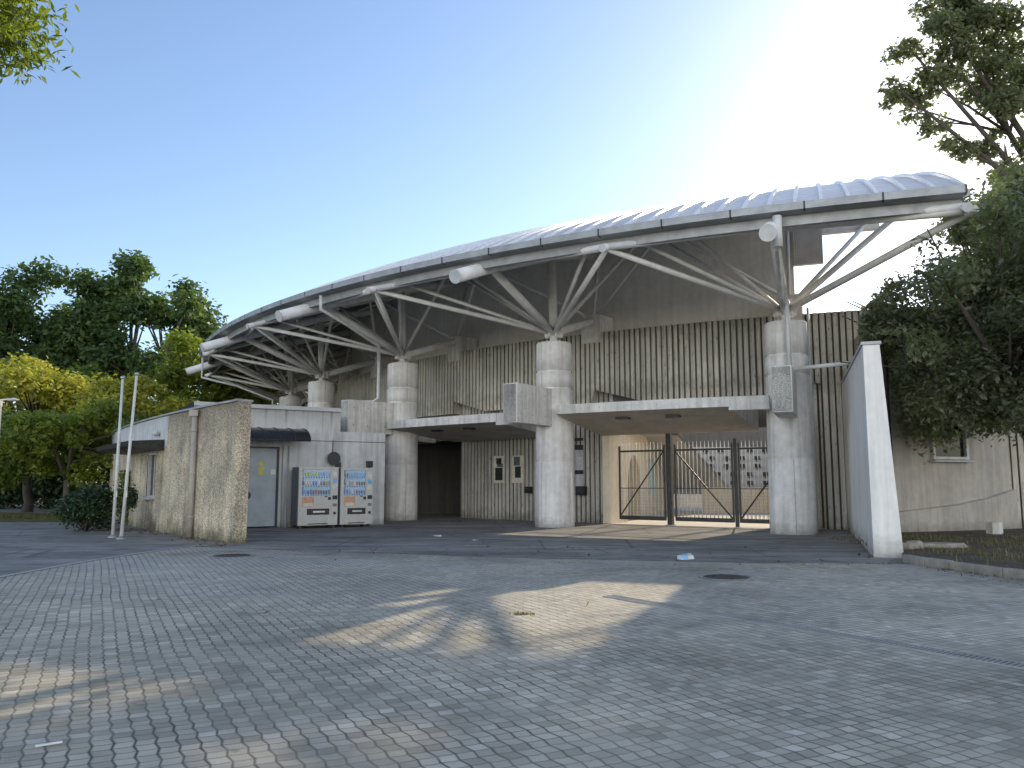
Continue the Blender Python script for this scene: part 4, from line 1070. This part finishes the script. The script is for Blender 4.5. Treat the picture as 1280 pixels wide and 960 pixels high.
def shrub(label,loc,c,r,mat,ncl,nl,size,seed,group,rmin=.25,rmax=.5):
    t=thing('shrub',label,'shrub',(loc[0],loc[1],0),0,group)
    C,Rr=clumps_in(seed,ncl,c,r,rmin,rmax,.4,.8); C[:,2]=np.maximum(C[:,2],.15)
    mb=MB(); rd=random.Random(seed)
    for i in range(7):
        q=C[rd.randrange(len(C))]; mb.tube([(rd.uniform(-.2,.2),rd.uniform(-.2,.2),-.05),tuple(q*np.array([.5,.5,.6])),tuple(q)],[.03,.02,.008],5)
    mb.build('stems',M['bark'],t)
    v,f,rn=leaf_cloud(C,Rr,nl,size,seed+1); v[:,2]=np.maximum(v[:,2],.01); foliage_obj('leaves',v,f,rn,M[mat],t)
shrub('dark rounded shrub left of the flagpoles',(-12.3,23.6),(0,0,.72),(.85,.7,.62),'leaf_hedge',30,7000,.10,201,'shrubs by the service building')
shrub('dark shrub between the flagpoles and the pebbled wall',(-11.6,26.4),(0,0,.75),(.8,.6,.7),'leaf_hedge',26,5000,.11,202,'shrubs by the service building')
shrub('small green shrub below the window canopy',(-12.6,27.2),(0,0,1.0),(.6,.6,.8),'leaf_green',22,3500,.12,203,'shrubs by the service building')
for i,(x,y,w,lab) in enumerate(((-30,44,4.2,'dark undergrowth thicket behind the lawn at the left edge'),(-23.5,43,4.2,'dark undergrowth thicket below the yellowing trees'),(-17,42,4.0,'dark undergrowth thicket behind the bent tree trunk'))):
    shrub(lab,(x,y),(0,0,1.5),(w,1.2,1.5),'leaf_hedge',44,8000,.3,210+i,'dark thickets behind the lawn',.6,1.1)

# evergreen beside the wing wall, its crown hanging down to the wall
def keepR(P):   # stays off the wall and away from the roof
    x=P[:,0]+13.0; y=P[:,1]+19.0
    f=np.interp(P[:,2],[2.2,3.7,5.2,6.15,7.1,8.3],[8.3,8.0,8.2,8.75,9.7,10.7])+(y-19)*.43
    return (x>f+.08)&~((x<9.6+(y-15.8)*.314)&(P[:,2]>6.9))&~((x<7.9+(y-15.5)*.36)&(P[:,2]<4.6)&(y>15.4)) 
tree('evergreen_tree','big shaded evergreen tree hanging over the white wing wall',(13.0,19.0),5.1,(3.7,4.3,3.1),2.0,.22,'leaf_hazed',130,80000,.15,301,.45,.95,None,.25,lean=(-1.5,-.3),nmain=10,zsq=.75,keep=keepR)
def keepT(P):
    return np.ones(len(P),bool)
BL=[(22.9,44,26.2,1.3),(22.4,45,24.4,.9),(23.4,46,23.8,1.4),(24.4,44,26.6,1.7),(24.7,45.5,24.7,1.6),(25.1,46,22.7,1.2),(26.0,45,27.6,1.9),(26.4,45,25.3,1.5),(25.5,44.3,20.7,1.0),(26.4,44.5,20.3,.9),(27.2,45,28,2.0),(28.2,46,26,2.0),(28,44,23.3,1.7),(28.6,45,20.9,1.6),(29,46,28,2.4),(27.5,45.5,30,2.4),(25.5,45,30.2,2.1),(30,45,24.5,2.4),(31,45,28,2.6),(32,45,22,2.2),(33,45,26,2.6),(30,46,19.5,1.6),(33.5,44,19.5,2.0)]
t=thing('tall_tree','tall tree at the right edge with its leafy boughs against the sun','tree',(33,45,0))
C=np.array([[x-33,y-45,z] for x,y,z,r in BL]); g_=np.random.default_rng(5); C2=[];R2=[]
for c,(x,y,z,r) in zip(C,BL):
    for j in range(5):
        d=g_.normal(size=3); d/=np.linalg.norm(d); C2.append(c+d*r*.7*np.array([1,1,.8])); q=r*(.34+.3*g_.random()); R2.append([q,q,q*.7])
mb=MB(); limbs(mb,(0,0,-.1),(0,0,14),C,.42,311,9); mb.build('trunk',M['bark'],t)
v,f,rn=leaf_cloud(C2,R2,26000,.34,312); foliage_obj('crown',v,f,rn,M['leaf_hazed'],t)
tree('tall_tree','tall tree beyond the right end of the arena roof, mostly hidden',(20.8,30.5),10.2,(4.0,3.5,3.4),5.0,.3,'leaf_hazed',60,20000,.3,331,.7,1.3,None,.3,nmain=9)
# tree whose low branch comes into the top left corner
tree('overhanging_tree','sunlit branch tips of a nearby tree in the top left corner',(-9.9,9.2),8.6,(4.3,3.2,3.25),4.2,.24,'leaf_bright',70,70000,.15,321,.45,.9,None,.5,aspect=.3,droop=1.2,nmain=9)

# ground cover
def blades(name,n,region,z,h,seed,mat,dens=None):
    g=np.random.default_rng(seed); P=np.array([region(g) for _ in range(n)])
    an=g.random(n)*2*np.pi; hh=h*(.5+g.random(n)); ln=.4*hh
    dx=np.cos(an);dy=np.sin(an); w=.006+.006*g.random(n)
    base=np.stack([P[:,0],P[:,1],np.full(n,z)],1); side=np.stack([-dy*w,dx*w,np.zeros(n)],1)
    tip=base+np.stack([dx*ln,dy*ln,hh],1)
    v=np.stack([base-side,base+side,tip+side*.2,tip-side*.2],1).reshape(-1,3)
    o=foliage_obj(name,v,np.arange(n*4).reshape(n,4),np.repeat(g.random(n),4),M[mat],None); o['kind']='stuff'
    tag(o,{'bed_grass':'thin grass growing in the planting bed','joint_weeds':'small dry weeds growing in the paver joints','lawn_grass':'sunlit grass of the far lawn'}[name],'grass'); return o
def bedreg(g):
    while True:
        x=7.3+9*g.random(); y=9+11*g.random()
        if x>7.25+max(0,(13-y))*.38 and g.random()<(.15+.85*(math.sin(x*2.1+y)*.5+.5)): return (x,y)
blades('bed_grass',7000,bedreg,.10,.07,401,'grassblade')
def weedreg(g):
    c=[(.12,8.95,.07,.03),(6.9,14.6,.2,.1),(6.6,14.3,.5,.08),(7.0,12.9,.1,.8),(-6.4,18.0,.5,.1)][g.integers(0,5)]
    return (c[0]+g.normal()*c[2],c[1]+g.normal()*c[3])
blades('joint_weeds',260,weedreg,.0,.025,402,'grassblade')
blades('lawn_grass',5000,lambda g:(-40+26*g.random(),30.7+3.5*g.random()),.02,.09,403,'grassblade')

# dry leaves blown against the kerb, the walls and the joints
def litterreg(g):
    c=[((7.0,13.6),(7.9,10.6),.12),((6.85,15.2),(9.8,23.5),.16),((-6.3,18.1),(-8.3,20.8),.18),((-9.2,21.8),(-11.3,24.6),.2),((-7.7,24.6),(-3.8,26.9),.35),((-3,17),(6,14.4),.8),((-4,6),(6,13),3.0),((2.2,27.3),(-3,29),.3)][g.choice(8,p=[.22,.19,.17,.11,.12,.07,.02,.10])]
    t=g.random(); return (c[0][0]+(c[1][0]-c[0][0])*t+g.normal()*c[2],c[0][1]+(c[1][1]-c[0][1])*t+g.normal()*c[2])
g_=np.random.default_rng(77); n_=650; P_=np.array([litterreg(g_) for _ in range(n_)]); an_=g_.random(n_)*6.283; sz=.022+.03*g_.random(n_)
ax_=np.stack([np.cos(an_)*sz,np.sin(an_)*sz,.012*g_.normal(size=n_)],1); bx_=np.stack([-np.sin(an_)*sz*.55,np.cos(an_)*sz*.55,.010*g_.normal(size=n_)],1)
c_=np.stack([P_[:,0],P_[:,1],np.where(P_[:,0]>7.4,.125,.022)],1)
o=foliage_obj('fallen_leaves',np.stack([c_-ax_,c_+bx_,c_+ax_,c_-bx_],1).reshape(-1,3),np.arange(n_*4).reshape(n_,4),np.repeat(g_.random(n_),4),leafmat('dry leaves',(.07,.045,.025),(.16,.10,.045),(.30,.22,.10),.2),None)
tag(o,'dry fallen leaves scattered along the kerb and walls','leaves',None,'stuff')
# ------------------------------------------------------------------ light, sky, camera
SKYC=(1.40,1.41,1.47); FILL_BAND=(21.0,19.3,17.0)   # added fill: unseen bright sky band behind the camera, lifts shaded fronts
SUN_AZ,SUN_EL=34.6,23.3          # azimuth to the right of straight ahead
sd=Vector((math.sin(R_(SUN_AZ))*math.cos(R_(SUN_EL)),math.cos(R_(SUN_AZ))*math.cos(R_(SUN_EL)),math.sin(R_(SUN_EL))))
lt=bpy.data.lights.new('sun','SUN'); lt.energy=5.0; lt.angle=R_(.55); lt.color=(1,.84,.60)
lo=bpy.data.objects.new('sun',lt); COL.objects.link(lo); lo.rotation_euler=sd.to_track_quat('Z','Y').to_euler()
w=bpy.data.worlds.new('World'); scene.world=w; w.use_nodes=True; nt=w.node_tree
bg=nt.nodes['Background']; sky=nt.nodes.new('ShaderNodeTexSky'); sky.sky_type='NISHITA'; sky.sun_disc=False
sky.sun_elevation=R_(SUN_EL); sky.sun_rotation=R_(SUN_AZ); sky.air_density=1.0; sky.dust_density=.4; sky.ozone_density=1.5; sky.altitude=30
c1=mixc(nt,1.0,sky.outputs[0],SKYC,'MULTIPLY')
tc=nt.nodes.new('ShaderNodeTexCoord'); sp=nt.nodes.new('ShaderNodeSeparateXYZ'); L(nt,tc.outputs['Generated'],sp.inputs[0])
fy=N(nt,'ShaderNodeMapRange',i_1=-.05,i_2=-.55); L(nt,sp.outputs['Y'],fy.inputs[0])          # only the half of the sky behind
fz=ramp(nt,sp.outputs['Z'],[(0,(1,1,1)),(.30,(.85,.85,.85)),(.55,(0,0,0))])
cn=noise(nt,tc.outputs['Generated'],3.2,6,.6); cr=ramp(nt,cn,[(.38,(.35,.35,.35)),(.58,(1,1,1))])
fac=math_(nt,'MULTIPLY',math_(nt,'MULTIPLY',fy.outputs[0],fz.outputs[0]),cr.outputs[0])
cl=mixc(nt,fac,(0,0,0),FILL_BAND)
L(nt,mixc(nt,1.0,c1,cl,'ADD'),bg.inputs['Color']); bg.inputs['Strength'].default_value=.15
cam=bpy.data.cameras.new('camera'); co=bpy.data.objects.new('camera',cam); COL.objects.link(co); scene.camera=co
co.location=(0,0,1.42); co.rotation_euler=(math.pi/2+math.atan((602-480)/1012),0,0)
cam.sensor_width=36; cam.lens=1012/1280*36; cam.clip_start=.05; cam.clip_end=4000
scene.view_settings.view_transform='Standard'; scene.view_settings.look='None'; scene.view_settings.exposure=0; scene.view_settings.gamma=1
scene.render.engine='CYCLES'; scene.cycles.max_bounces=8; scene.cycles.transparent_max_bounces=8
